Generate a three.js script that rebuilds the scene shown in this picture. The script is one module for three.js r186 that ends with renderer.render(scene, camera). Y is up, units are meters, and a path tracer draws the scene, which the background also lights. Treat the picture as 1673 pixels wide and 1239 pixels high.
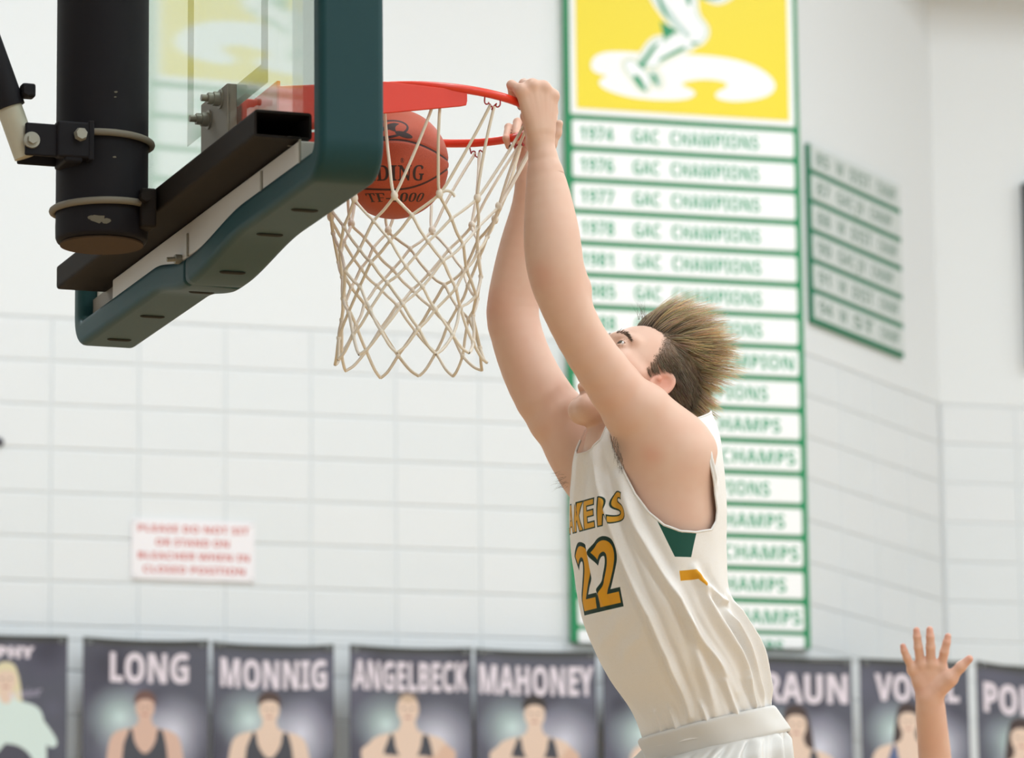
import * as THREE from 'three';
import { RectAreaLightUniformsLib } from 'three/addons/lights/RectAreaLightUniformsLib.js';
import { RoundedBoxGeometry } from 'three/addons/geometries/RoundedBoxGeometry.js';
import { mergeGeometries } from 'three/addons/utils/BufferGeometryUtils.js';

// ---------------------------------------------------------------- camera, lights, exposure
const scene = new THREE.Scene();
scene.background = new THREE.Color(0x000000);
const renderer = new THREE.WebGLRenderer({ antialias: true });
renderer.toneMapping = THREE.LinearToneMapping;
renderer.toneMappingExposure = 1.0;
renderer.shadowMap.enabled = true;
RectAreaLightUniformsLib.init();

const camera = new THREE.PerspectiveCamera(9.3507, 1673 / 1239, 0.1, 80);
camera.matrix.makeBasis(new THREE.Vector3(0.95929, -0.00989, 0.28224), new THREE.Vector3(-0.04238, 0.98302, 0.17850), new THREE.Vector3(-0.27921, -0.18319, 0.94258));
camera.quaternion.setFromRotationMatrix(camera.matrix);
camera.position.set(-2.2080, 0.6520, 9.4433);
camera.focus = 10.15;
camera.userData.fStop = 5.0;

const LAMP = { color: new THREE.Color(0.86, 0.945, 1.0), power: 17.0 };   // each ceiling lamp's RectAreaLight
const HOOP_TURN = 0.0613555;   // the hoop and everything hanging on it stand 3.5 degrees off the hall's axes

// ---------------------------------------------------------------- helpers
const V = (a) => new THREE.Vector3(a[0], a[1], a[2]);
function rng(seed) { let s = seed >>> 0; return () => { s = (s + 0x6D2B79F5) >>> 0; let t = s; t = Math.imul(t ^ (t >>> 15), t | 1); t ^= t + Math.imul(t ^ (t >>> 7), t | 61); return ((t ^ (t >>> 14)) >>> 0) / 4294967296; }; }
const hash3 = (x, y, z) => { let h = Math.imul(x, 374761393) + Math.imul(y, 668265263) + Math.imul(z, 2147483647 ^ 0x5bd1e995); h = Math.imul(h ^ (h >>> 13), 1274126177); return ((h ^ (h >>> 16)) >>> 0) / 4294967296; };
function noise3(x, y, z) {
  const xi = Math.floor(x), yi = Math.floor(y), zi = Math.floor(z), s = (t) => t * t * (3 - 2 * t), u = s(x - xi), v = s(y - yi), w = s(z - zi), L = (a, b, t) => a + (b - a) * t;
  return L(L(L(hash3(xi, yi, zi), hash3(xi + 1, yi, zi), u), L(hash3(xi, yi + 1, zi), hash3(xi + 1, yi + 1, zi), u), v), L(L(hash3(xi, yi, zi + 1), hash3(xi + 1, yi, zi + 1), u), L(hash3(xi, yi + 1, zi + 1), hash3(xi + 1, yi + 1, zi + 1), u), v), w);
}
const smooth = (a, b, x) => { const t = Math.min(1, Math.max(0, (x - a) / (b - a))); return t * t * (3 - 2 * t); };
const used = new Map();
function numbered(name) { const n = used.get(name) ?? 0; used.set(name, n + 1); return n ? name + '_' + String(n).padStart(3, '0') : name; }
function shadows(o) { o.castShadow = true; o.receiveShadow = true; return o; }
function tag(o, label, category, group) { o.userData.label = label; o.userData.category = category; if (group) o.userData.group = group; return o; }
function thing(name, label, category, pos = [0, 0, 0], turn = 0, group) {
  const o = new THREE.Group(); o.name = numbered(name); o.position.set(...pos); o.rotation.y = turn; scene.add(o);
  return tag(o, label, category, group);
}
function part(name, geometry, material, parent, label) {
  const m = shadows(new THREE.Mesh(geometry, material)); m.name = parent === scene ? numbered(name) : name; if (label) m.userData.label = label; parent.add(m); return m;
}
function structure(name, geometry, material) { const m = part(name, geometry, material, scene); m.userData.kind = 'structure'; return m; }
const mat = (color, roughness = 0.8, extra = {}) => new THREE.MeshStandardMaterial({ color, roughness, ...extra });
function box(w, h, d, x = 0, y = 0, z = 0, r = 0) {
  const g = r ? new RoundedBoxGeometry(w, h, d, 2, r) : new THREE.BoxGeometry(w, h, d); g.translate(x, y, z); return g;
}
const plain = (g) => { const n = g.index ? g.toNonIndexed() : g; for (const k of Object.keys(n.attributes)) if (!['position', 'normal', 'uv'].includes(k)) n.deleteAttribute(k); return n; };
const merge = (list) => mergeGeometries(list.map(plain));
function tube(points, r, sides = 8, steps = 24, closed = false) { return new THREE.TubeGeometry(new THREE.CatmullRomCurve3(points.map((p) => (p.isVector3 ? p : V(p))), closed), steps, r, sides, closed); }
function rod(a, b, r0, r1 = r0, sides = 16) {   // a solid cylinder or cone from a to b
  const A = V(a), B = V(b), d = B.clone().sub(A), g = new THREE.CylinderGeometry(r1, r0, d.length(), sides);
  g.applyQuaternion(new THREE.Quaternion().setFromUnitVectors(new THREE.Vector3(0, 1, 0), d.clone().normalize()));
  g.translate((A.x + B.x) / 2, (A.y + B.y) / 2, (A.z + B.z) / 2); return g;
}
function canvasMap(w, h, draw) {
  const c = document.createElement('canvas'); c.width = w; c.height = h; draw(c.getContext('2d'), w, h);
  const t = new THREE.CanvasTexture(c); t.colorSpace = THREE.SRGBColorSpace; t.anisotropy = 8; return t;
}
function grainMap(size, seed, lo, hi, scale, data = false) {   // seamless grey noise, for bump and roughness
  const r = rng(seed), d = new Uint8Array(size * size * 4);
  for (let y = 0; y < size; y++) for (let x = 0; x < size; x++) {
    const a = x / size * Math.PI * 2, b = y / size * Math.PI * 2, n = noise3(Math.cos(a) * scale + 7, Math.sin(a) * scale + Math.cos(b) * scale, Math.sin(b) * scale + 3) * 0.6 + r() * 0.4;
    const v = Math.round(255 * (lo + (hi - lo) * n)), i = (y * size + x) * 4; d[i] = d[i + 1] = d[i + 2] = v; d[i + 3] = 255;
  }
  const t = new THREE.DataTexture(d, size, size); t.wrapS = t.wrapT = THREE.RepeatWrapping; t.magFilter = THREE.LinearFilter; t.needsUpdate = true; if (!data) t.colorSpace = THREE.NoColorSpace; return t;
}

// ---------------------------------------------------------------- the hall
const WALL_Z = -11.1254, CORNER_X = 5.345, ALCOVE_Z = -12.2828, ALCOVE_X = CORNER_X + (WALL_Z - ALCOVE_Z), BLOCK_TOP = 4.84, COURSE = 0.2032, UNIT = 0.4064, CEIL = 8.6;
const paintBump = grainMap(256, 11, 0.2, 0.8, 6);
const paint = (c) => { const b = paintBump.clone(); b.repeat.set(3, 3); return new THREE.MeshStandardMaterial({ color: new THREE.Color().setRGB(...c), roughness: 0.62, bumpMap: b, bumpScale: 0.0006 }); };
const PAINT = { plaster: paint([0.75, 0.785, 0.815]), block: [paint([0.725, 0.765, 0.80]), paint([0.735, 0.77, 0.803]), paint([0.718, 0.758, 0.792])], joint: paint([0.71, 0.75, 0.782]) };
const floorMap = canvasMap(1024, 1024, (c, w, h) => {
  const r = rng(5);
  for (let i = 0; i < 32; i++) for (let j = 0; j < 5; j++) {
    const t = r(); c.fillStyle = `rgb(${196 + t * 24 | 0},${162 + t * 22 | 0},${116 + t * 20 | 0})`; c.fillRect(i * 32, j * 205 + (i % 3) * 60 - 60, 31, 204);
    c.fillStyle = 'rgba(120,75,35,0.10)'; for (let k = 0; k < 5; k++) c.fillRect(i * 32 + r() * 30, j * 205 + r() * 40, 1, 120 + r() * 80);
  }
});
floorMap.wrapS = floorMap.wrapT = THREE.RepeatWrapping; floorMap.repeat.set(14, 14);
structure('floor', box(27.5, 0.3, 26.5, 6.75, -0.15, 0.3), new THREE.MeshStandardMaterial({ map: floorMap, roughness: 0.32 }));
structure('ceiling', box(27.5, 0.3, 26.5, 6.75, CEIL + 0.15, 0.3), mat(0xdcdcd8, 0.9));
structure('wall_left', box(0.3, CEIL, 26.5, -6.65, CEIL / 2, 0.3), PAINT.plaster);
structure('wall_right', box(0.3, CEIL, 26.5, 20.15, CEIL / 2, 0.3), PAINT.plaster);
structure('wall_near', box(27.5, CEIL, 0.3, 6.75, CEIL / 2, 13.4), PAINT.plaster);

// Painted block walls: a joint-coloured core, one Mesh per block in the stretch in view, plain paint elsewhere, smooth plaster above.
function blockShape(w, h) {   // bevelled face 6 mm proud, back open
  const b = 0.003, z = 0.006, o = [[0, 0], [w, 0], [w, h], [0, h]], i = [[b, b], [w - b, b], [w - b, h - b], [b, h - b]], p = [], uv = [];
  const put = (...q) => { for (const v of q) { p.push(v[0], v[1], v[2]); uv.push(v[0], v[1]); } };
  const F = i.map((q) => [...q, z]), B = o.map((q) => [...q, 0]);
  put(F[0], F[1], F[2], F[0], F[2], F[3]);
  for (let k = 0; k < 4; k++) { const n = (k + 1) % 4; put(B[k], B[n], F[n], B[k], F[n], F[k]); }
  const g = new THREE.BufferGeometry(); g.setAttribute('position', new THREE.Float32BufferAttribute(p, 3)); g.setAttribute('uv', new THREE.Float32BufferAttribute(uv, 2)); g.computeVertexNormals(); return g;
}
const wholeBlock = blockShape(UNIT - 0.011, COURSE - 0.010);
function blockWall(name, length, x0, first, columns, rows, seed) {   // local frame: x along the wall, y up, face at z = 0
  const g = new THREE.Group(); g.name = name; g.userData.kind = 'structure'; scene.add(g);
  part('core', box(length, CEIL, 0.3, x0 + length / 2, CEIL / 2, -0.156), PAINT.joint, g);
  part('upper_plaster', box(length, CEIL - BLOCK_TOP - 0.006, 0.006, x0 + length / 2, (CEIL + BLOCK_TOP) / 2 + 0.003, -0.003), PAINT.plaster, g);
  const bottom = BLOCK_TOP - rows * COURSE;
  part('lower_paint', box(length, bottom, 0.006, x0 + length / 2, bottom / 2, -0.003), PAINT.block[0], g);
  if (first - x0 > 0.02) part('side_paint', box(first - x0 - 0.01, BLOCK_TOP - bottom, 0.006, (first + x0) / 2, (BLOCK_TOP + bottom) / 2, -0.003), PAINT.block[0], g);
  const end = first + columns * UNIT, last = x0 + length;
  if (last - end > 0.02) part('side_paint', box(last - end - 0.01, BLOCK_TOP - bottom, 0.006, (end + last) / 2, (BLOCK_TOP + bottom) / 2, -0.003), PAINT.block[0], g);
  const r = rng(seed);
  for (let j = 0; j < rows; j++) for (let i = 0; i < columns; i++) {
    const b = part('block', wholeBlock, PAINT.block[Math.floor(r() * 3)], g); b.position.set(first + i * UNIT + 0.0055, bottom + j * COURSE + 0.005, -0.006 - r() * 0.0006);
  }
  return g;
}
const mainLength = CORNER_X + 6.5, mainColumns = 13;
blockWall('wall_far', mainLength, -6.5, CORNER_X - mainColumns * UNIT, mainColumns, 11, 21).position.set(0, 0, WALL_Z);
const slant = Math.hypot(ALCOVE_X - CORNER_X, ALCOVE_Z - WALL_Z);
const cornerWall = blockWall('wall_corner', slant, 0, 0.005, 4, 11, 22); cornerWall.position.set(CORNER_X, 0, WALL_Z); cornerWall.rotation.y = Math.PI / 4;
blockWall('wall_alcove', 20 - ALCOVE_X, 0, 0.005, 4, 11, 23).position.set(ALCOVE_X, 0, ALCOVE_Z);
// the alcove has a lower ceiling of its own
const soffitShape = new THREE.Shape([[CORNER_X, -WALL_Z], [20, -WALL_Z], [20, -ALCOVE_Z], [ALCOVE_X, -ALCOVE_Z]].map((q) => new THREE.Vector2(...q)));
const soffit = new THREE.ExtrudeGeometry(soffitShape, { depth: CEIL - 7.25, bevelEnabled: false }); soffit.rotateX(-Math.PI / 2); soffit.translate(0, 7.25, 0);
structure('ceiling_alcove', soffit, PAINT.plaster);

// Ceiling lamps: a housing with a glowing lens, and a light of the same size just below it.
const lampHousing = merge([box(1.3, 0.05, 2.5, 0, 0.055, 0, 0.012), box(0.03, 0.08, 2.5, -0.635, 0.015, 0), box(0.03, 0.08, 2.5, 0.635, 0.015, 0), box(1.3, 0.08, 0.03, 0, 0.015, -1.235), box(1.3, 0.08, 0.03, 0, 0.015, 1.235)]);
const lampLens = box(1.22, 0.012, 2.42, 0, 0.0, 0, 0.004), lensGlow = new THREE.MeshStandardMaterial({ color: 0xffffff, emissive: LAMP.color, emissiveIntensity: 2.5, roughness: 0.5 }), housingPaint = mat(0xd8d8d6, 0.5);
for (const x of [-3.4, 1.4, 6.2, 11.0, 15.8]) for (const z of [-7.2, 0.6, 8.4]) {
  if (x < 0 && z > 0) continue;   // none over the baseline end
  const t = thing('ceiling_lamp', 'long white gymnasium lamp fixed under the ceiling', 'lamp', [x, CEIL - 0.085, z], 0, 'gymnasium lamps in rows under the ceiling');
  part('housing', lampHousing, housingPaint, t); part('lens', lampLens, lensGlow, t);
  const l = new THREE.RectAreaLight(LAMP.color, LAMP.power * (z > 5 ? 1.8 : 1), 1.22, 2.42); l.position.y = -0.012; l.rotation.x = -Math.PI / 2; t.add(l);
}

// ---------------------------------------------------------------- championship boards
const GREEN = '#078653', greenPaint = new THREE.MeshStandardMaterial({ color: GREEN, roughness: 0.45 }), boardWhite = mat(0xf4f6f8, 0.5);
function plaque(w, h, d, r, uv) {   // a flat panel with rounded corners, its print given by uv = [u0, v0, u1, v1]
  const s = new THREE.Shape(), x = w / 2, y = h / 2;
  s.moveTo(-x + r, -y); s.lineTo(x - r, -y); s.quadraticCurveTo(x, -y, x, -y + r); s.lineTo(x, y - r); s.quadraticCurveTo(x, y, x - r, y); s.lineTo(-x + r, y); s.quadraticCurveTo(-x, y, -x, y - r); s.lineTo(-x, -y + r); s.quadraticCurveTo(-x, -y, -x + r, -y);
  const g = new THREE.ExtrudeGeometry(s, { depth: d, bevelEnabled: false, curveSegments: 3 }), p = g.attributes.position, t = g.attributes.uv;
  for (let i = 0; i < p.count; i++) t.setXY(i, uv[0] + (p.getX(i) / w + 0.5) * (uv[2] - uv[0]), uv[1] + (p.getY(i) / h + 0.5) * (uv[3] - uv[1]));
  return g;
}
function fitText(c, text, x0, x1, base, height, weight = 'bold', font = 'sans-serif') {   // text stretched to span x0..x1
  c.save(); c.font = `${weight} ${height * 1.38}px ${font}`; c.textAlign = 'left'; c.textBaseline = 'alphabetic';
  const w = c.measureText(text).width; c.translate(x0, base); c.scale((x1 - x0) / w, 1); c.fillText(text, 0, 0); c.restore();
}
const ROWS = [['1974', 'GAC', 'CHAMPIONS'], ['1976', 'GAC', 'CHAMPIONS'], ['1977', 'GAC', 'CHAMPIONS'], ['1978', 'GAC', 'CHAMPIONS'], ['1981', 'GAC', 'CHAMPIONS'], ['1985', 'GAC', 'CHAMPIONS'], ['1988', 'GAC', 'CHAMPIONS'],
  ['1989-90 GAC CHAMPION', 0.030, 0.985], ['1991 GAC CHAMPIONS', 0.030, 0.86], ['1992 GAC CHAMPS', 0.188, 0.915], ['1994 & 95 GAC CHAMPS', 0.030, 0.98], ['1996 GAC CHAMPIONS', 0.030, 0.86], ['1997 GAC CHAMPS', 0.198, 0.925], ['1998 & 99 GAC CHAMPS', 0.030, 0.985], ['2001 GAC CHAMPS', 0.198, 0.925], ['2004 & 05 GAC CHAMPS', 0.030, 0.99], ['2007 GAC CHAMPS', 0.182, 0.91]];
const rowPrint = canvasMap(1024, 2048, (c, w) => {
  c.fillStyle = '#f3f6f9'; c.fillRect(0, 0, w, 2048); c.fillStyle = '#159468';
  ROWS.forEach((r, i) => {
    const b = i * 120 + 92, H = 64;
    if (r.length === 3 && typeof r[1] === 'string') { fitText(c, r[0], 0.03 * w, 0.185 * w, b, H); fitText(c, r[1], 0.265 * w, 0.39 * w, b, H); fitText(c, r[2], 0.435 * w, 0.84 * w, b, H); }
    else fitText(c, r[0], r[1] * w, r[2] * w, b, H);
  });
});
const emblem = canvasMap(1024, 1024, (c) => {   // a runner on a white splash, on yellow
  c.fillStyle = '#ecd826'; c.fillRect(0, 0, 1024, 1024);
  const q = (X, Y) => { const x = 910 + X / 4.29, y = Y / 4.29, d = (x - 935) / 348; return [d * 1024, 1024 - (188 + d * 17 - y) * 2.94]; };
  const blob = (pts, round = true) => {
    const P = pts.map((a) => q(...a)); c.beginPath();
    if (!round) P.forEach((a, i) => (i ? c.lineTo(...a) : c.moveTo(...a)));
    else { const m = (a, b) => [(a[0] + b[0]) / 2, (a[1] + b[1]) / 2]; c.moveTo(...m(P[P.length - 1], P[0])); P.forEach((a, i) => { const n = m(a, P[(i + 1) % P.length]); c.quadraticCurveTo(a[0], a[1], n[0], n[1]); }); }
    c.closePath();
  };
  c.fillStyle = '#f1f4f8';
  blob([[200, 510], [240, 440], [360, 412], [620, 425], [1000, 430], [1250, 460], [1430, 530], [1520, 625], [1480, 705], [1340, 745], [1190, 755], [1085, 735], [1075, 690], [1180, 645], [1130, 610], [970, 600], [815, 635], [930, 675], [945, 715], [860, 748], [640, 752], [420, 725], [270, 665], [260, 615], [330, 585], [230, 570]]); c.fill();
  const limbs = [[[560, -420], [600, -120], [640, 20], [700, 120], [820, 265], [890, 345], [970, 355], [1020, 300], [1020, 240], [955, 170], [940, 60], [960, -120], [930, -420]], [[835, 270], [740, 335], [640, 430], [590, 495], [650, 530], [700, 475], [860, 400], [950, 365]], [[710, 320], [640, 345], [580, 430], [530, 500], [600, 525], [645, 440], [730, 350]],
    [[445, 485], [500, 470], [570, 535], [625, 600], [600, 690], [560, 680], [495, 595], [445, 530]], [[610, 550], [665, 550], [700, 620], [695, 655], [650, 645]], [[930, -60], [1060, 60], [1160, 50], [1260, -40], [1240, -160], [1000, -200]]];
  c.lineJoin = 'round'; c.lineWidth = 40; c.strokeStyle = '#efeee2'; for (const l of limbs) { blob(l); c.stroke(); c.fill(); }
  c.lineWidth = 7; c.strokeStyle = '#5aa78b'; for (const l of limbs) { blob(l); c.stroke(); }
  c.fillStyle = '#f4f6fa'; for (const l of limbs) { blob(l); c.fill(); }
  c.fillStyle = '#0a8f5e';
  for (const s of [[[698, 205], [820, 268], [725, 332]], [[700, 345], [640, 375], [590, 450], [545, 495], [575, 520], [605, 480], [640, 430]], [[675, 472], [760, 425], [870, 368], [880, 390], [760, 450], [690, 480]], [[492, 580], [545, 575], [600, 680], [575, 685], [530, 640]], [[620, 560], [665, 570], [690, 645], [655, 640]], [[525, 500], [560, 490], [600, 530], [570, 535]], [[550, -40], [640, 10], [620, 30], [560, 10]], [[880, 0], [905, -20], [920, 80], [900, 100], [885, 60]], [[960, 20], [1010, 10], [1050, 40], [1170, 0], [1140, 35], [1020, 55]], [[900, 340], [960, 345], [985, 355], [930, 368]], [[640, -120], [760, 190], [800, 240], [700, 130]]]) { blob(s, s.length > 3); c.fill(); }
  c.strokeStyle = 'rgba(90,150,130,0.35)'; c.lineWidth = 26; c.beginPath(); c.moveTo(...q(700, 60)); c.lineTo(...q(820, 220)); c.lineTo(...q(900, 310)); c.stroke();
});
const emblemInk = new THREE.MeshStandardMaterial({ map: emblem, roughness: 0.45 }), rowInk = new THREE.MeshStandardMaterial({ map: rowPrint, roughness: 0.5 });
function championBoard(x0, width, lineY, top, label, name) {
  const pitch = 0.1534, bottom = lineY - 16 * pitch - 0.067, t = thing(name, label, 'board', [x0 + width / 2, bottom, WALL_Z], 0), H = top - bottom;
  part('backing', box(width, H, 0.034, 0, H / 2, 0.022), greenPaint, t);
  const inner = width - 0.062, ly = lineY - bottom, pw = inner + 0.012, ph = top - lineY - 0.03;
  part('border', plaque(pw, ph, 0.006, 0.01, [0, 0, 1, 1]), boardWhite, t).position.set(0, ly + 0.014 + ph / 2, 0.0391);
  part('emblem_panel', plaque(inner - 0.046, ph - 0.06, 0.003, 0.004, [0, 0, 1, (ph - 0.06) / (inner - 0.046)]), emblemInk, t).position.set(0, ly + 0.014 + ph / 2, 0.0452);
  ROWS.forEach((_, i) => {
    const last = i === 16, h = last ? 0.06 : pitch - 0.029, y = last ? 0.028 : ly - (i + 0.5) * pitch, v1 = 1 - (i * 120) / 2048, v0 = last ? v1 - 66 / 2048 : v1 - 120 / 2048;
    part('name_panel', plaque(inner, h, 0.005, 0.014, [0, v0, 1, v1]), rowInk, t).position.set(0, y, 0.0391);
  });
  return t;
}
championBoard(4.152, 1.183, 5.9276, 7.05, 'tall green championship board with a yellow runner emblem, on the wall behind the player', 'championship_board');
championBoard(-4.88, 1.183, 6.06, 7.2, 'tall green championship board seen only reflected in the glass backboard', 'championship_board');

// the smaller board round the corner
{
  const s0 = 0.062, w = 1.09, t = thing('record_board', 'small grey and green board of six lettered rows on the slanted corner wall', 'board', [CORNER_X + (s0 + w / 2) * Math.SQRT1_2, 5.0, WALL_Z - (s0 + w / 2) * Math.SQRT1_2], Math.PI / 4);
  const lines = [['85', 'W', 'DIST', 'CHAMP'], ['87', 'GAC JV', 'CHAMP'], ['88', 'W', 'DIST', 'CHAMP'], ['90', 'GAC JV', 'CHAMP'], ['91', 'W', 'DIST', 'CHAMP'], ['94', 'W', 'ST', 'CHAMP']];
  const print = canvasMap(1024, 832, (c) => {
    c.fillStyle = '#cdd5d5'; c.fillRect(0, 0, 1024, 832); c.fillStyle = '#6d8a80';
    lines.forEach((l, i) => { const b = i * 138 + 104, at = l.length === 4 ? [[0.05, 0.2], [0.27, 0.36], [0.42, 0.66], [0.73, 0.95]] : [[0.05, 0.2], [0.27, 0.58], [0.64, 0.9]]; l.forEach((s, k) => fitText(c, s, at[k][0] * 1024, at[k][1] * 1024, b, 76)); });
  });
  part('backing', box(w, 0.885, 0.02, 0, 0.4425, 0.012), mat(0x1f7a5a, 0.5), t);
  const ink = new THREE.MeshStandardMaterial({ map: print, roughness: 0.6 });
  for (let i = 0; i < 6; i++) part('name_panel', plaque(w - 0.03, 0.119, 0.005, 0.004, [0, 1 - (i + 1) * 138 / 832, 1, 1 - i * 138 / 832]), ink, t).position.set(0.004, 0.885 - 0.062 - i * 0.1475, 0.0221);
}
{   // edge of a dark board at the far right
  const t = thing('wall_board', 'dark navy board cut off by the right edge, on the bright wall past the corner', 'board', [7.637, 5.05, ALCOVE_Z]);
  part('panel', box(1.26, 0.95, 0.05, 0, 0.485, 0.03, 0.006), mat(0x1a1f33, 0.5), t); part('frame', merge([box(1.3, 0.03, 0.07, 0, 0.015, 0.035, 0.006), box(1.3, 0.03, 0.07, 0, 0.955, 0.035, 0.006), box(0.03, 0.97, 0.07, -0.635, 0.485, 0.035, 0.006), box(0.03, 0.97, 0.07, 0.635, 0.485, 0.035, 0.006)]), mat(0x11131c, 0.4), t);
}
{   // bleacher notice
  const t = thing('notice', 'white notice with four lines of red capitals on the block wall', 'sign', [2.352, 3.645, WALL_Z]);
  const lines = [['PLEASE DO NOT SIT', 0.045, 0.955], ['OR STAND ON', 0.19, 0.80], ['BLEACHER WHEN IN', 0.045, 0.965], ['CLOSED POSITION', 0.09, 0.93]];
  const print = canvasMap(1024, 512, (c) => { c.fillStyle = '#eceaf0'; c.fillRect(0, 0, 1024, 512); c.fillStyle = '#c24a44'; lines.forEach((l, i) => fitText(c, l[0], l[1] * 1024, l[2] * 1024, 104 + i * 117, 60)); });
  part('panel', plaque(0.575, 0.275, 0.008, 0.008, [0, 0, 1, 1]), new THREE.MeshStandardMaterial({ map: print, roughness: 0.5 }), t).position.set(0, 0.1375, 0.0005);
  const screw = rod([0, 0, 0.008], [0, 0, 0.011], 0.005, 0.004, 10); for (const x of [-0.275, 0.275]) for (const y of [0.012, 0.262]) part('screw', screw, mat(0xb9bcc0, 0.4, { metalness: 0.6 }), t).position.set(x, y, 0.0005);
}
{
  const t = thing('wall_bolt', 'small dark bolt head on the pale block wall at the left edge', 'bolt', [1.452, 4.252, WALL_Z]);
  part('washer', rod([0, 0, 0], [0, 0, 0.006], 0.022, 0.02, 20), mat(0x50505c, 0.5), t); part('head', rod([0, 0, 0.006], [0, 0, 0.022], 0.014, 0.012, 6), mat(0x3a3a48, 0.5), t);
}

// ---------------------------------------------------------------- posters on a wire in front of the wall
const POSTER_Z = -10.95;
{
  const t = tag(part('poster_wire', tube([[1.0, 3.338, POSTER_Z - 0.006], [4, 3.333, POSTER_Z - 0.006], [7, 3.334, POSTER_Z - 0.006], [9, 3.34, POSTER_Z - 0.006]], 0.0025, 6, 40), mat(0x9aa0a4, 0.4, { metalness: 0.7 }), scene), 'thin steel wire that the row of posters hangs from', 'wire');
}
function posterPrint(o, seed) {
  return canvasMap(512, 880, (c, w, h) => {
    const r = rng(seed), skin = o.skin ?? '#dcc4b4', hair = o.hair ?? '#4a3c38', cloth = o.cloth ?? '#3d3f49';
    c.fillStyle = '#4e505f'; c.fillRect(0, 0, w, h);
    const puff = (x, y, R, col) => { const g = c.createRadialGradient(x, y, 0, x, y, R); g.addColorStop(0, col); g.addColorStop(1, col.replace(/[\d.]+\)$/, '0)')); c.fillStyle = g; c.fillRect(0, 0, w, h); };
    for (let i = 0; i < 26; i++) puff(r() * w, r() * h, 40 + r() * 110, r() < 0.5 ? 'rgba(40,38,54,0.5)' : 'rgba(108,106,132,0.32)');
    if (!o.plain) { puff(0.3 * w, 0.36 * h, 150, 'rgba(200,226,224,0.95)'); puff(0.72 * w, 0.42 * h, 170, 'rgba(215,217,234,0.95)'); puff(0.5 * w, 0.55 * h, 230, 'rgba(200,203,220,0.85)'); puff(0.08 * w, 0.6 * h, 90, 'rgba(70,66,90,0.6)'); puff(0.95 * w, 0.7 * h, 90, 'rgba(70,66,90,0.6)'); }
    const top = c.createLinearGradient(0, 0, 0, 40); top.addColorStop(0, '#23281f'); top.addColorStop(1, 'rgba(60,56,50,0)'); c.fillStyle = top; c.fillRect(0, 0, w, 40);
    const X = (o.x ?? 0.5) * w, Y = (o.y ?? 0.31) * h, s = o.scale ?? 1, el = (x, y, a, b, col, rot = 0) => { c.fillStyle = col; c.beginPath(); c.ellipse(X + x * s, Y + y * s, a * s, b * s, rot, 0, 7); c.fill(); };
    const poly = (pts, col) => { c.fillStyle = col; c.beginPath(); pts.forEach((q, i) => { const n = pts[(i + 1) % pts.length], m = [X + (q[0] + n[0]) / 2 * s, Y + (q[1] + n[1]) / 2 * s]; if (i) c.quadraticCurveTo(X + q[0] * s, Y + q[1] * s, m[0], m[1]); else c.moveTo(m[0], m[1]); }); c.closePath(); c.fill(); };
    if (o.longHair) poly([[-50, -60], [50, -60], [74, 40], [84, 150], [50, 210], [0, 120], [-60, 210], [-82, 140], [-70, 30]], hair);
    poly([[-34, 60], [34, 60], [40, 110], [150, 128], [190, 190], [205, 420], [190, 700], [-190, 700], [-205, 420], [-190, 190], [-150, 128], [-40, 110]], o.sleeves ? cloth : skin);           // shoulders and arms
    if (!o.sleeves) { poly([[-92, 118], [-62, 116], [-56, 190], [0, 260], [56, 190], [62, 116], [92, 118], [120, 260], [130, 700], [-130, 700], [-120, 260]], cloth); }
    el(0, 78, 34, 50, skin); el(0, 10, 48, 64, skin);
    if (o.bald) el(0, -44, 46, 24, 'rgba(150,120,90,0.35)'); else poly([[-52, 10], [-58, -40], [-30, -74], [20, -78], [54, -50], [54, 8], [40, -26], [0, -36], [-38, -24]], hair);
    el(-19, 6, 7, 4, 'rgba(70,50,45,0.7)'); el(19, 6, 7, 4, 'rgba(70,50,45,0.7)'); el(0, 46, 16, 5, 'rgba(160,90,85,0.6)'); el(0, 24, 6, 12, 'rgba(150,105,90,0.25)');
    if (o.arms) { poly([[-200, 150], [-140, 170], [-120, 215], [90, 205], [140, 240], [60, 285], [-170, 290], [-215, 230]], skin); poly([[200, 150], [140, 170], [130, 215], [-60, 250], [-80, 300], [170, 300], [215, 230]], '#d2b19d'); }
    if (o.sleeveArm) { poly([[60, 120], [110, 112], [245, 280], [255, 330], [210, 340], [90, 230]], cloth); el(30, 380, 30, 40, skin); poly([[-150, 320], [150, 320], [170, 700], [-170, 700]], '#454453'); }
    c.fillStyle = o.ink ?? '#dcd3df'; c.strokeStyle = c.fillStyle; c.lineJoin = 'miter';
    if (o.script) { c.save(); c.translate(0.52 * w, 0.30 * h); c.rotate(-0.12); c.font = 'italic 46px serif'; c.fillStyle = 'rgba(215,205,232,0.75)'; c.fillText('senior', 0, 0); c.restore(); }
    const [x0, x1] = o.span, b = o.base ?? 188, H = o.high ?? 116;
    c.save(); c.font = `bold ${H * 1.38}px sans-serif`; const tw = c.measureText(o.text).width; c.translate(x0 * w, b); c.scale((x1 - x0) * w / tw, 1); c.lineWidth = o.thick ?? 5; c.strokeText(o.text, 0, 0); c.fillText(o.text, 0, 0); c.restore();
  });
}
const posterEdge = mat(0x3a3a42, 0.6);
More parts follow.
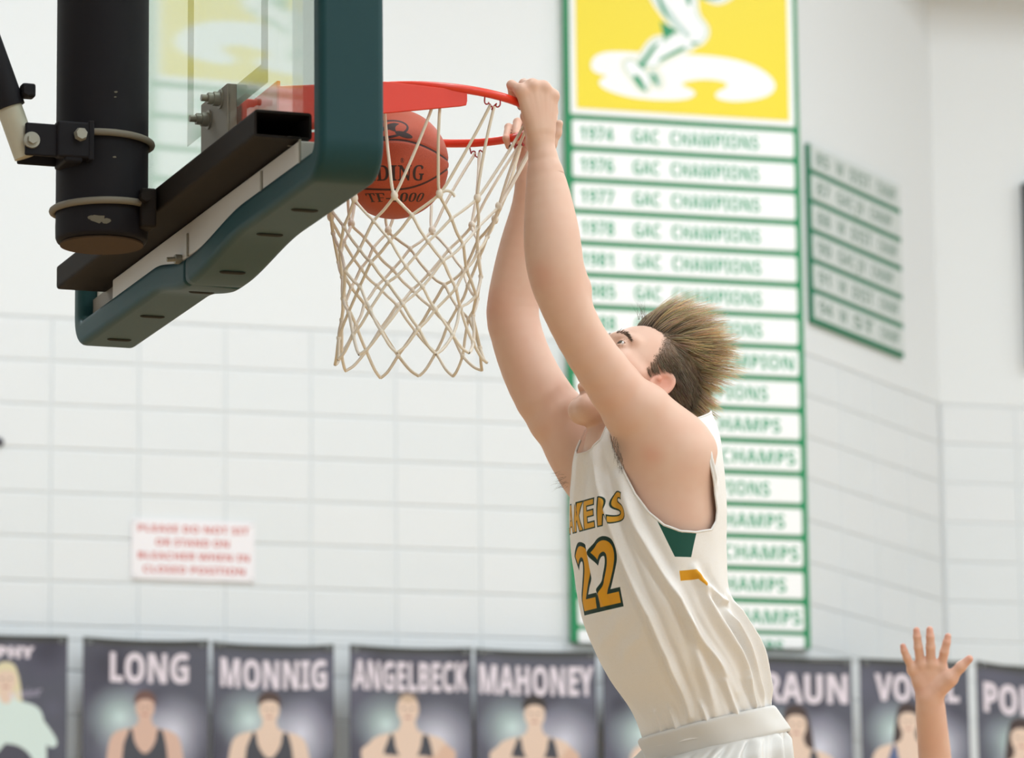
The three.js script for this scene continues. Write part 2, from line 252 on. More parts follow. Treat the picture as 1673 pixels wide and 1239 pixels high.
[ // x0, x1, top, sag, print, label
  [1.187, 1.739, 3.349, 0.002, { text: 'MURPHY', span: [0.05, 0.72], base: 92, high: 44, thick: 5, plain: true, script: true, sleeves: true, sleeveArm: true, longHair: true, hair: '#d8cfae', cloth: '#cfe0de', x: 0.50, y: 0.20, scale: 0.86 }, 'dark poster of a blond girl in a pale sweater, leftmost of the hanging posters'],
  [1.809, 2.385, 3.349, 0.008, { text: 'LONG', span: [0.20, 0.86], base: 170, hair: '#6a4c46', skin: '#cfae9f', x: 0.50, y: 0.30, scale: 0.80 }, 'smoky poster with a four-letter name, of a person in a dark singlet with hands together'],
  [2.407, 2.973, 3.347, 0.016, { text: 'MONNIG', span: [0.05, 0.95], base: 180, hair: '#4a3630', x: 0.46, y: 0.295, scale: 0.88 }, 'smoky poster with a six-letter name ending in G, of a dark-haired wrestler'],
  [3.045, 3.623, 3.347, 0.008, { text: 'ANGELBECK', span: [0.03, 0.96], base: 176, hair: '#a98a70', bald: true, arms: true, x: 0.48, y: 0.275, scale: 0.95 }, 'smoky poster with the longest name, of a close-cropped wrestler with folded arms'],
  [3.643, 4.225, 3.347, 0.008, { text: 'MAHONEY', span: [0.02, 0.97], base: 180, hair: '#2e2422', arms: true, x: 0.48, y: 0.285, scale: 0.90 }, 'smoky poster with a name ending in Y, of a black-haired wrestler left of the player'],
  [4.26, 4.873, 3.347, 0.008, { text: 'WEBER', span: [0.12, 0.9], base: 176, hair: '#57463c', x: 0.5, y: 0.285, scale: 0.84, ink: '#7f8b96' }, 'smoky poster almost hidden behind the waist of the dunking player'],
  [4.894, 5.489, 3.346, 0.004, { text: 'BRAUN', span: [0.06, 0.985], base: 182, longHair: true, hair: '#40302e', x: 0.52, y: 0.30, scale: 0.95 }, 'smoky poster of a long-haired wrestler just right of the player\'s waist'],
  [5.529, 6.078, 3.349, 0.004, { text: 'VOGEL', span: [0.14, 0.92], base: 182, longHair: true, hair: '#3c2c2b', x: 0.43, y: 0.30, scale: 0.95, cloth: '#50618a' }, 'smoky poster partly hidden behind the raised open hand'],
  [6.118, 6.732, 3.352, 0.026, { text: 'POLAND', span: [0.04, 0.95], base: 196, longHair: true, hair: '#3c2c2b', x: 0.36, y: 0.32, scale: 0.95 }, 'smoky poster cut off by the right edge, rightmost of the hanging posters'],
].forEach(([x0, x1, top, sag, o, label], i) => {
  const w = x1 - x0, h = w * 880 / 512, g = new THREE.BoxGeometry(w, h, 0.003, 16, 6, 1), p = g.attributes.position, r = rng(70 + i), ph = r() * 6;
  for (let k = 0; k < p.count; k++) { const x = p.getX(k), y = p.getY(k), a = 1 - (2 * x / w) ** 2; p.setY(k, y - sag * a * smooth(-h / 2, h / 2, y)); p.setZ(k, p.getZ(k) + 0.006 * Math.sin(x * 9 + ph) + 0.004 * Math.sin(y * 5 + ph)); }
  g.translate(0, h / 2, 0); g.computeVertexNormals();
  const front = new THREE.MeshStandardMaterial({ map: posterPrint(o, 300 + i), roughness: 0.42 });
  const t = thing('poster', label, 'poster', [(x0 + x1) / 2, top - h, POSTER_Z], 0, 'posters hanging in a row along the wall');
  part('sheet', g, [posterEdge, posterEdge, posterEdge, posterEdge, front, posterEdge], t);
  const grommet = new THREE.TorusGeometry(0.009, 0.003, 8, 16); for (const x of [-w / 2 + 0.03, w / 2 - 0.03]) part('grommet', grommet, mat(0x8a8f92, 0.35, { metalness: 0.8 }), t).position.set(x, h - 0.022, 0.008);
});

// ---------------------------------------------------------------- the hoop: shapes are given in the hoop's own axes (x out into the court, z along the backboard)
function hoopThing(name, label, category, base) {
  const p = V(base).applyAxisAngle(new THREE.Vector3(0, 1, 0), HOOP_TURN), t = thing(name, label, category, p.toArray(), HOOP_TURN); t.base = base; return t;
}
const on = (name, g, m, t, label) => { g.translate(-t.base[0], -t.base[1], -t.base[2]); return part(name, g, m, t, label); };
const scuff = grainMap(256, 31, 0.35, 1.0, 9);
const scuffed = (color, rough, metal = 0, gleam = 0.45) => { const r = scuff.clone(); r.repeat.set(3, 3); return new THREE.MeshPhysicalMaterial({ color, roughness: rough, metalness: metal, specularIntensity: gleam, bumpMap: r, bumpScale: 0.00012 }); };
const blackSteel = scuffed(0x17161c, 0.7), brownSteel = scuffed(0x1e1917, 0.75), greySteel = scuffed(0x9d9a92, 0.75, 0.2), zinc = mat(0x9c9a90, 0.5, { metalness: 0.4 }), aluminium = mat(0xcfcecb, 0.5), rustSteel = scuffed(0x46382a, 0.9), ropeGrey = mat(0x7c776c, 0.7, { metalness: 0.2 });

// edge pads: a rounded bar swept down the side, round the corner and along the bottom to the middle
const padGreen = new THREE.MeshPhysicalMaterial({ color: 0x073c42, roughness: 0.55, specularIntensity: 0.6, clearcoat: 0.08, clearcoatRoughness: 0.4 });
const PAD_W = 0.945, PAD_Y = 2.69, PAD_T = 0.134;
function padShape(side) {   // side -1: far half, +1: near half
  const R = 0.075, path = [], sag = (z) => (side < 0 ? 0.031 * smooth(-0.27, -0.02, z) : 0.031 * (1 - smooth(0.02, 0.42, z)));
  for (let i = 0; i <= 6; i++) path.push([side * PAD_W, 3.16 - i * (3.16 - PAD_Y - R) / 6, -side, 0, 0.05]);
  for (let i = 1; i < 10; i++) { const a = i / 10 * Math.PI / 2; path.push([side * (PAD_W - R + R * Math.cos(a)), PAD_Y + R - R * Math.sin(a), -side * Math.cos(a), Math.sin(a), 0.05 + 0.012 * i / 10]); }
  for (let i = 0; i <= 40; i++) { const z = side * (PAD_W - R) * (1 - i / 40); path.push([z, PAD_Y - sag(z), 0, 1, 0.062]); }
  const r = 0.016, prof = []; for (const [cx, cn, a0] of [[0, 0, 270], [0, 1, 0], [1, 1, 90], [1, 0, 180]]) for (let k = 0; k <= 4; k++) prof.push([cx, cn, (a0 + k * 22.5) * Math.PI / 180]);
  const P = [], I = [], m = prof.length;
  for (const [z, y, nz, ny, D] of path) for (const [cx, cn, a] of prof) {
    const X = -(cx ? PAD_T - r : r) + r * Math.cos(a), N = (cn ? D - r : r) + r * Math.sin(a); P.push(X, y + ny * N, z + nz * N);
  }
  for (let i = 0; i < path.length - 1; i++) for (let k = 0; k < m; k++) { const a = i * m + k, b = i * m + (k + 1) % m, c = a + m, d = b + m; side > 0 ? I.push(a, b, c, b, d, c) : I.push(a, c, b, b, c, d); }
  for (const e of [0, path.length - 1]) for (let k = 1; k < m - 1; k++) { const a = e * m; (e === 0) === (side > 0) ? I.push(a, a + k + 1, a + k) : I.push(a, a + k, a + k + 1); }
  const g = new THREE.BufferGeometry(); g.setAttribute('position', new THREE.Float32BufferAttribute(P, 3)); g.setIndex(I); g.computeVertexNormals(); return g;
}
const board = hoopThing('backboard', 'glass backboard with thick dark green edge padding, upper left', 'backboard', [-0.05, 2.66, 0]);
for (const side of [-1, 1]) {
  const pad = on('edge_pad', padShape(side), padGreen, board), slotInk = mat(0x161a17, 0.9);
  for (const q of side < 0 ? [[-0.0441, 2.6900, -0.7840], [-0.0490, 2.6900, -0.5025], [-0.0802, 2.6650, -0.1088]] : [[-0.0617, 2.6650, 0.1240], [-0.0657, 2.6800, 0.3924], [-0.0564, 2.6900, 0.6306]]) {
    const z = q[2], y = side < 0 ? 0.031 * smooth(-0.27, -0.02, z) : 0.031 * (1 - smooth(0.02, 0.42, z)), s = new THREE.CapsuleGeometry(0.0105, 0.036, 4, 10); s.rotateZ(Math.PI / 2); s.scale(1, 0.35, 1); s.translate(-0.067, PAD_Y - y, z);
    on('drain_slot', s, slotInk, { base: board.base, add: (o) => pad.add(o) });
  }
}
on('glass', box(0.012, 1.05, 1.80, -0.05, 3.255, 0), new THREE.MeshPhysicalMaterial({ color: 0xf1f7f3, roughness: 0.03, transmission: 1, thickness: 0, ior: 1.58 }), board, 'clear tempered glass pane');
{
  const line = new THREE.MeshStandardMaterial({ color: 0xfafafa, roughness: 0.5 });
  for (const g of [box(0.001, 0.05, 0.61, -0.0433, 3.06, 0), box(0.001, 0.05, 0.61, -0.0433, 3.472, 0), box(0.001, 0.362, 0.05, -0.0433, 3.266, 0.28), box(0.001, 0.362, 0.05, -0.0433, 3.266, -0.28)]) on('target_line', g, line, board);
  on('frame_channel', box(0.05, 0.073, 1.405, -0.103, 2.757, 0.0825, 0.004), aluminium, board, 'white lower channel of the frame');
  on('channel_end', box(0.03, 0.075, 0.30, -0.085, 2.765, -0.745), mat(0x8b857d, 0.6), board);
  for (const z of [-0.9, 0.9]) on('frame_upright', box(0.06, 1.12, 0.03, -0.06, 3.27, z, 0.004), aluminium, board);
  on('frame_top', box(0.08, 0.04, 1.82, -0.06, 3.8, 0, 0.004), aluminium, board);
  for (const q of [[-0.1290, 2.7431, -0.0010], [-0.1290, 2.7588, 0.5408], [-0.1290, 2.7644, 0.8017]]) on('pad_clip', box(0.004, 0.05, 0.007, -0.130, q[1] + 0.002, q[2], 0.001), zinc, board);
  const b = [-0.1350, 2.7246, -0.0557]; on('pad_bolt', merge([rod([-0.125, b[1], b[2]], [-0.142, b[1], b[2]], 0.011, 0.011, 6), rod([-0.142, b[1], b[2]], [-0.16, b[1] - 0.002, b[2]], 0.005, 0.005, 8)]), zinc, board);
  // steel plate behind the glass that carries the rim, with two studs
  const pl = on('mounting_plate', merge([box(0.008, 0.225, 0.2, -0.074, 2.962, 0.02, 0.002), box(0.02, 0.225, 0.008, -0.066, 2.962, 0.116, 0.002)]), greySteel, board, 'grey steel plate bolted behind the glass');
  for (const [y, z] of [[3.026, -0.015], [3.050, 0.075]]) on('stud', merge([rod([-0.078, y, z], [-0.082, y, z], 0.021, 0.021, 20), rod([-0.082, y, z], [-0.096, y, z], 0.016, 0.016, 6), rod([-0.096, y, z], [-0.108, y, z], 0.013, 0.013, 6), rod([-0.108, y, z], [-0.122, y, z], 0.0075, 0.0075, 10)]), zinc, { base: board.base, add: (o) => pl.add(o) });
}

// post and cross tube
{
  const t = hoopThing('support_post', 'thick black round post with a cross tube behind the backboard, hanging from above', 'post', [-0.318, 2.733, 0]);
  const prof = [[0, 2.735], [0.075, 2.733], [0.094, 2.738], [0.0975, 2.746], [0.098, 2.77], [0.0975, 2.79], [0.0975, 8.57]].map((q) => new THREE.Vector2(q[0], q[1] - 2.733));
  const pole = part('pole', new THREE.LatheGeometry(prof, 48), blackSteel, t);
  part('end_cap', new THREE.CylinderGeometry(0.088, 0.088, 0.004, 40).translate(0, -0.0005, 0), rustSteel, t, 'rusty flat cap under the post');
  const chip = (q, s) => { const dx = q[0] + 0.318, a = Math.asin(Math.max(-1, Math.min(1, dx / 0.0976))); return [0.0978 * Math.sin(a), q[1] - 2.733, 0.0978 * Math.cos(a), a, s]; };
  const r = rng(9), chipPaint = mat(0x6f6b5e, 0.9);
  for (const [x, y, z, a, s] of [chip([-0.3505, 2.7677, 0.0900], 0.016), chip([-0.3347, 2.7635, 0.0900], 0.011), chip([-0.3152, 3.0420, 0.0900], 0.004), chip([-0.3164, 3.0313, 0.0900], 0.003), chip([-0.3170, 2.9016, 0.0900], 0.004), chip([-0.3638, 2.7708, 0.0900], 0.008)]) {
    const pts = []; for (let k = 0; k < 9; k++) { const b = k / 9 * Math.PI * 2, R = s * (0.7 + r() * 0.5); pts.push(new THREE.Vector2(Math.cos(b) * R, Math.sin(b) * R * 0.55)); }
    const g = new THREE.ExtrudeGeometry(new THREE.Shape(pts), { depth: 0.0006, bevelEnabled: false }); g.rotateY(a); g.translate(x, y, z); part('paint_chip', g, chipPaint, pole);
  }
  const outer = new THREE.Shape(), a = 0.0595, b = 0.0275, R = 0.008; outer.moveTo(-a + R, -b); outer.lineTo(a - R, -b); outer.quadraticCurveTo(a, -b, a, -b + R); outer.lineTo(a, b - R); outer.quadraticCurveTo(a, b, a - R, b); outer.lineTo(-a + R, b); outer.quadraticCurveTo(-a, b, -a, b - R); outer.lineTo(-a, -b + R); outer.quadraticCurveTo(-a, -b, -a + R, -b);
  const hole = new THREE.Path([[-a + 0.005, -b + 0.005], [-a + 0.005, b - 0.005], [a - 0.005, b - 0.005], [a - 0.005, -b + 0.005]].map((q) => new THREE.Vector2(...q))); outer.holes.push(hole);
  const tubeG = new THREE.ExtrudeGeometry(outer, { depth: 1.555, bevelEnabled: false, curveSegments: 4 }); tubeG.translate(-0.157, 2.825, -0.778);
  const cross = on('cross_tube', tubeG, brownSteel, t, 'open-ended rectangular steel tube along the board');
  on('bolt', rod([-0.13, 2.807, 0.72], [-0.105, 2.807, 0.72], 0.011, 0.011, 8), zinc, { base: t.base, add: (o) => cross.add(o) });
  const ring = (y, tilt) => { const g = new THREE.TorusGeometry(0.1045, 0.0075, 10, 64); g.rotateX(Math.PI / 2); g.rotateZ(tilt); g.translate(-0.318, y, 0); return g; };
  on('clamp_ring', ring([-0.3175, 2.8076, 0.0000][1], 0.035), ropeGrey, t, 'dull steel ring clamp'); on('clamp_ring', ring([-0.3185, 2.9524, 0.0000][1], -0.03), ropeGrey, t, 'dull steel ring clamp');
  const blockAt = [-0.2405, 2.7991, 0.0700];
  on('clamp_block', merge([box(0.034, 0.085, 0.05, blockAt[0], blockAt[1], blockAt[2], 0.006), rod([blockAt[0] - 0.012, blockAt[1] + 0.02, blockAt[2] + 0.02], [blockAt[0] - 0.012, blockAt[1] + 0.02, blockAt[2] + 0.045], 0.012, 0.012, 6), rod([blockAt[0] + 0.03, blockAt[1] + 0.028, blockAt[2] - 0.03], [blockAt[0] - 0.005, blockAt[1] + 0.028, blockAt[2] - 0.03], 0.009, 0.009, 8), rod([blockAt[0], blockAt[1] + 0.03, blockAt[2]], [blockAt[0] + 0.1, blockAt[1] + 0.03, blockAt[2] - 0.05], 0.012, 0.008, 8)]), brownSteel, t);
  const A = [-0.4045, 2.9326, 0.1000], B = [-0.4654, 2.9292, 0.0550];
  on('brace_bracket', merge([box(0.075, 0.078, 0.03, A[0], A[1], A[2] - 0.012, 0.006), box(0.012, 0.085, 0.05, A[0] + 0.036, A[1], A[2] - 0.02, 0.003), box(0.085, 0.07, 0.011, B[0], B[1], B[2] + 0.034, 0.004), box(0.085, 0.07, 0.011, B[0], B[1] - 0.004, B[2] - 0.034, 0.004), box(0.04, 0.078, 0.09, B[0] + 0.06, B[1] - 0.006, B[2], 0.006)]), blackSteel, t);
  const pin = [-0.4952, 2.9258, 0.0950]; on('bolt', merge([rod([pin[0], pin[1], pin[2]], [pin[0], pin[1], pin[2] + 0.005], 0.018, 0.017, 20), rod([pin[0], pin[1], pin[2] + 0.005], [pin[0], pin[1], pin[2] + 0.014], 0.011, 0.0105, 6)]), zinc, t, 'bright bolt and washer');
  const nut = [-0.3940, 2.9417, 0.1150]; on('bolt', rod([nut[0], nut[1], nut[2] - 0.006], [nut[0], nut[1], nut[2] + 0.008], 0.015, 0.012, 7), zinc, t);
  const p0 = [-0.4995, 2.9110, 0.0550], p1 = [-0.5359, 3.0072, 0.0550], d = [p1[0] - p0[0], p1[1] - p0[1]], along = (k) => [p0[0] + d[0] * k, p0[1] + d[1] * k, 0.055];
  on('brace', merge([rod(along(-0.12), along(16), 0.027, 0.027, 28)]), mat(0xb9b6a6, 0.55, { metalness: 0.15 }), t, 'pale steel brace pipe');
  const s0 = along(0.94), s1 = along(2.6); on('brace_sleeve', merge([rod(s0, s1, 0.034, 0.034, 28), box(0.03, 0.03, 0.03, s0[0] + 0.035, s0[1] + 0.035, 0.07, 0.006), rod([s0[0] + 0.03, s0[1] + 0.03, 0.085], [s0[0] + 0.03, s0[1] + 0.03, 0.1], 0.013, 0.011, 6)]), blackSteel, t, 'black sleeve with a locking screw');
}

// rim
const RING = { c: [0.42, 3.07, 0], r: 0.237, tilt: 0.0698 };
const ringPoint = (deg, out = 0, up = 0) => { const a = deg * Math.PI / 180, x = (RING.r + out) * Math.cos(a), c = Math.cos(RING.tilt), s = Math.sin(RING.tilt); return new THREE.Vector3(RING.c[0] + x * c + up * s, RING.c[1] - x * s + up * c, (RING.r + out) * Math.sin(a)); };
const rimRed = new THREE.MeshPhysicalMaterial({ color: 0xe2300f, roughness: 0.42, clearcoat: 0.35, clearcoatRoughness: 0.25 });
const rim = hoopThing('rim', 'orange-red basketball rim with side plates, bent down a little by the player', 'rim', [0, 2.96, 0]);
{
  const ring = new THREE.TorusGeometry(RING.r, 0.0092, 14, 128); ring.rotateX(Math.PI / 2); ring.rotateZ(-RING.tilt); ring.translate(...RING.c); on('ring', ring, rimRed, rim);
  const s = new THREE.Shape([[0, 2.958], [0.236, 3.006], [0.405, 3.034], [0.416, 3.037], [0.418, 3.045], [0.418, 3.066], [0.236, 3.072], [0, 3.044]].map((q) => new THREE.Vector2(...q)));
  for (const z of [0.233, -0.241]) { const g = new THREE.ExtrudeGeometry(s, { depth: 0.005, bevelEnabled: true, bevelSize: 0.0015, bevelThickness: 0.0015, bevelSegments: 2 }); g.translate(0, 0, z); on('side_plate', g, rimRed, rim); }
  on('back_plate', merge([box(0.008, 0.115, 0.475, 0.0, 3.0, 0, 0.002), box(0.04, 0.1, 0.2, -0.02, 3.0, 0, 0.004)]), rimRed, rim);
  on('top_plate', box(0.20, 0.006, 0.30, 0.1, 3.058, 0, 0.002), rimRed, rim);
  const wire = new THREE.MeshPhysicalMaterial({ color: 0xa81a26, roughness: 0.4, clearcoat: 0.3 }), dark = mat(0x5a1c24, 0.5);
  for (let i = 0; i < 12; i++) {
    const a = 15 + 30 * i, pts = []; for (let k = 0; k <= 20; k++) { const u = k / 20; pts.push(ringPoint(a + (u - 0.5) * 9.5, 0.004 * Math.sin(u * 25), -0.008 - 0.019 * Math.sin(Math.PI * u) ** 0.6 - 0.006 * Math.sin(u * Math.PI * 5))); }
    on('net_hook', tube(pts, 0.0017, 6, 50), i % 3 ? wire : dark, rim);
  }
}

// net: 24 cords woven from the hooks down to twelve bottom loops, knotted where they cross
{
  const net = hoopThing('net', 'off-white cord basketball net pulled towards the hanging player', 'net', [0.37, 2.52, 0]);
  const rows = [[[0.3783, 2.8502, 0.0000], 0.186], [[0.3724, 2.8009, 0.0000], 0.166], [[0.3707, 2.7534, 0.0000], 0.156], [[0.3676, 2.7072, 0.0000], 0.149], [[0.3673, 2.6613, 0.0000], 0.144], [[0.3657, 2.6154, 0.0000], 0.143], [[0.3653, 2.5589, 0.0000], 0.151], [[0.3636, 2.5118, 0.0000], 0.166]];
  const r = rng(77), jit = rows.map(() => Array.from({ length: 24 }, () => [r() - 0.5, r() - 0.5, r() - 0.5]));
  const node = (row, half) => {   // half: position round the ring in steps of 15 degrees
    const h = ((half % 24) + 24) % 24; if (row === 0) return ringPoint(h * 15, 0, -0.03);
    const [c, rad] = rows[row - 1], a = (h * 15 + row * 1.5) * Math.PI / 180, j = jit[row - 1][h], amp = row < 3 ? 0.008 : 0.015, R = rad + j[0] * amp;
    return new THREE.Vector3(c[0] + R * Math.cos(a), c[1] + j[1] * amp * 1.3, c[2] + R * Math.sin(a) + j[2] * amp * 0.4);
  };
  const cordMap = grainMap(128, 41, 0.3, 1, 8), cordA = new THREE.MeshStandardMaterial({ color: 0xf0e9dc, roughness: 0.85, bumpMap: cordMap, bumpScale: 0.0008 }), cordB = new THREE.MeshStandardMaterial({ color: 0xe4d9c6, roughness: 0.9, bumpMap: cordMap, bumpScale: 0.0008 });
  for (let i = 0; i < 12; i++) for (const dir of [-1, 1]) {
    const pts = [], h0 = 2 * i + 1, axis = (row) => new THREE.Vector3(...(row ? rows[row - 1][0] : RING.c));
    pts.push(ringPoint(h0 * 15 + dir * 1.2, 0.0, -0.024));
    const n1 = node(1, h0 + dir), top = pts[0];
    for (const k of [0.3, 0.65]) { const q = top.clone().lerp(n1, k); q.x += 0.004 * dir * Math.sin(k * 3); pts.push(q); }
    for (let row = 1; row <= 7; row++) {
      const a = node(row, h0 + dir * row), b = row < 7 ? node(row + 1, h0 + dir * (row + 1)) : null; pts.push(a);
      if (b) { const m = a.clone().lerp(b, 0.5), c = axis(row).lerp(axis(row + 1), 0.5), out = m.clone().sub(c).setY(0).normalize(), w = r() - 0.5; m.addScaledVector(out, 0.004 * w); m.y -= 0.004 * r(); pts.push(m); }
    }
    const e = node(7, h0 + dir * 7), tip = node(8, h0 + dir * 8); pts.push(e.clone().lerp(tip, 0.62).add(new THREE.Vector3(0, -0.006, 0))); pts.push(tip);
    on('cord', tube(pts, 0.0035, 6, 110), (i + (dir > 0)) % 3 ? cordA : cordB, net);
  }
  const knots = [], loopKnot = [];
  for (let row = 1; row <= 7; row++) for (let i = 0; i < 12; i++) {
    const h = 2 * i + (row % 2 ? 0 : 1), p = node(row, h), g = new THREE.SphereGeometry(row === 1 ? 0.0085 : 0.0058, 8, 6); g.scale(1, row === 1 ? 1.3 : 1.15, 1); g.translate(p.x, p.y, p.z);
    on('knot', g, cordA, net);
  }
  const k = node(1, 6); on('loose_end', tube([k, [k.x + 0.012, k.y + 0.006, k.z + 0.006], [k.x + 0.024, k.y + 0.004, k.z + 0.008], [k.x + 0.032, k.y - 0.006, k.z + 0.008]], 0.0036, 6, 16), cordA, net);
}

// ball
{
  const c = [0.3327, 2.9545, 0.0000], upper = (x) => 0.40 - 0.36 * Math.max(0, x) ** 2 - 0.12 * Math.min(0, x) ** 2, lower = (x) => -0.50 + 0.40 * Math.max(0, x) ** 2.2 + 0.10 * Math.min(0, x) ** 2;
  const seams = [(s) => [s, upper(s)], (s) => [s, lower(s)]];
  const print = canvasMap(2048, 1024, (k) => {
    k.fillStyle = '#b54a2a'; k.fillRect(0, 0, 2048, 1024);
    const r = rng(4); for (let i = 0; i < 90000; i++) { k.fillStyle = r() < 0.5 ? 'rgba(70,20,10,0.10)' : 'rgba(235,130,90,0.09)'; k.fillRect(r() * 2048, r() * 1024, 3, 3); }
    k.strokeStyle = '#3a1712'; k.lineWidth = 13; k.lineCap = 'round';
    for (const f of seams) for (const z of [1, -1]) { let last = null; for (let i = -100; i <= 100; i++) { const [x, y] = f(i / 101), q = 1 - x * x - y * y; if (q < 0) { last = null; continue; } const Z = z * Math.sqrt(q); let u = Math.atan2(Z, -x) / (2 * Math.PI); if (u < 0) u += 1; const p = [u * 2048, Math.acos(y) / Math.PI * 1024]; if (last && Math.abs(last[0] - p[0]) < 300) { k.beginPath(); k.moveTo(...last); k.lineTo(...p); k.stroke(); } last = p; } }
    k.fillStyle = '#2a1410';
    fitText(k, 'SPALDING', 120, 716, 624, 92, 'bold', 'serif');
    fitText(k, 'TF-1000', 300, 770, 768, 66, 'bold', 'serif');
    fitText(k, '\u00ae', 560, 584, 520, 30, 'bold', 'sans-serif');
    k.save(); k.translate(512, 300); k.beginPath(); k.ellipse(-30, 0, 150, 62, -0.1, 0, 7); k.lineWidth = 16; k.strokeStyle = '#33171a'; k.stroke(); k.beginPath(); k.moveTo(-110, 30); k.quadraticCurveTo(-20, -70, 60, -34); k.quadraticCurveTo(0, -10, 40, 34); k.lineTo(-20, 10); k.closePath(); k.fill(); k.beginPath(); k.ellipse(80, 46, 60, 20, 0.3, 0, 7); k.fill(); k.restore();
  });
  const g = new THREE.SphereGeometry(0.12, 192, 96), p = g.attributes.position, v = new THREE.Vector3();
  for (let i = 0; i < p.count; i++) { v.fromBufferAttribute(p, i).normalize(); let d = 9; for (const f of seams) d = Math.min(d, Math.abs(v.y - f(v.x)[1])); v.multiplyScalar(0.12 - 0.0022 * Math.exp(-((d / 0.025) ** 2))); p.setXYZ(i, v.x, v.y, v.z); }
  g.computeVertexNormals();
  const pebble = grainMap(256, 51, 0, 1, 20); pebble.repeat.set(10, 5);
  const ball = hoopThing('basketball', 'orange-brown leather basketball dropping through the net', 'ball', [c[0], c[1] - 0.12, c[2]]);
  const m = part('cover', g, new THREE.MeshPhysicalMaterial({ map: print, roughness: 0.55, bumpMap: pebble, bumpScale: 0.0005, sheen: 0.2, sheenRoughness: 0.5 }), ball);
  m.position.y = 0.12; m.rotation.set(0.19, -0.349, 0, 'YXZ');
}

// ---------------------------------------------------------------- body building: fields of tapered limbs, meshed with surface nets
const smin = (a, b, k) => { const h = Math.max(0, k - Math.abs(a - b)) / k; return Math.min(a, b) - h * h * k * 0.25; };
const smax = (a, b, k) => -smin(-a, -b, k);
function limb(a, b, ra, rb) {   // tapered capsule between two joints
  const ax = a[0], ay = a[1], az = a[2], dx = b[0] - ax, dy = b[1] - ay, dz = b[2] - az, l = dx * dx + dy * dy + dz * dz || 1e-9;
  return (x, y, z) => { const t = Math.min(1, Math.max(0, ((x - ax) * dx + (y - ay) * dy + (z - az) * dz) / l)), ex = x - ax - dx * t, ey = y - ay - dy * t, ez = z - az - dz * t; return Math.sqrt(ex * ex + ey * ey + ez * ez) - ra - (rb - ra) * t; };
}
const blend = (list, k) => (x, y, z) => { let d = list[0](x, y, z); for (let i = 1; i < list.length; i++) d = smin(d, list[i](x, y, z), k); return d; };
function chain(points, radii, k = 0.01) { const l = []; for (let i = 0; i < points.length - 1; i++) l.push(limb(points[i], points[i + 1], radii[i], radii[i + 1])); return blend(l, k); }
const near = (f, c, R) => (x, y, z) => { const d = Math.sqrt((x - c[0]) ** 2 + (y - c[1]) ** 2 + (z - c[2]) ** 2) - R; return d > 0.03 ? d : f(x, y, z); };   // a cheap bound away from the shape
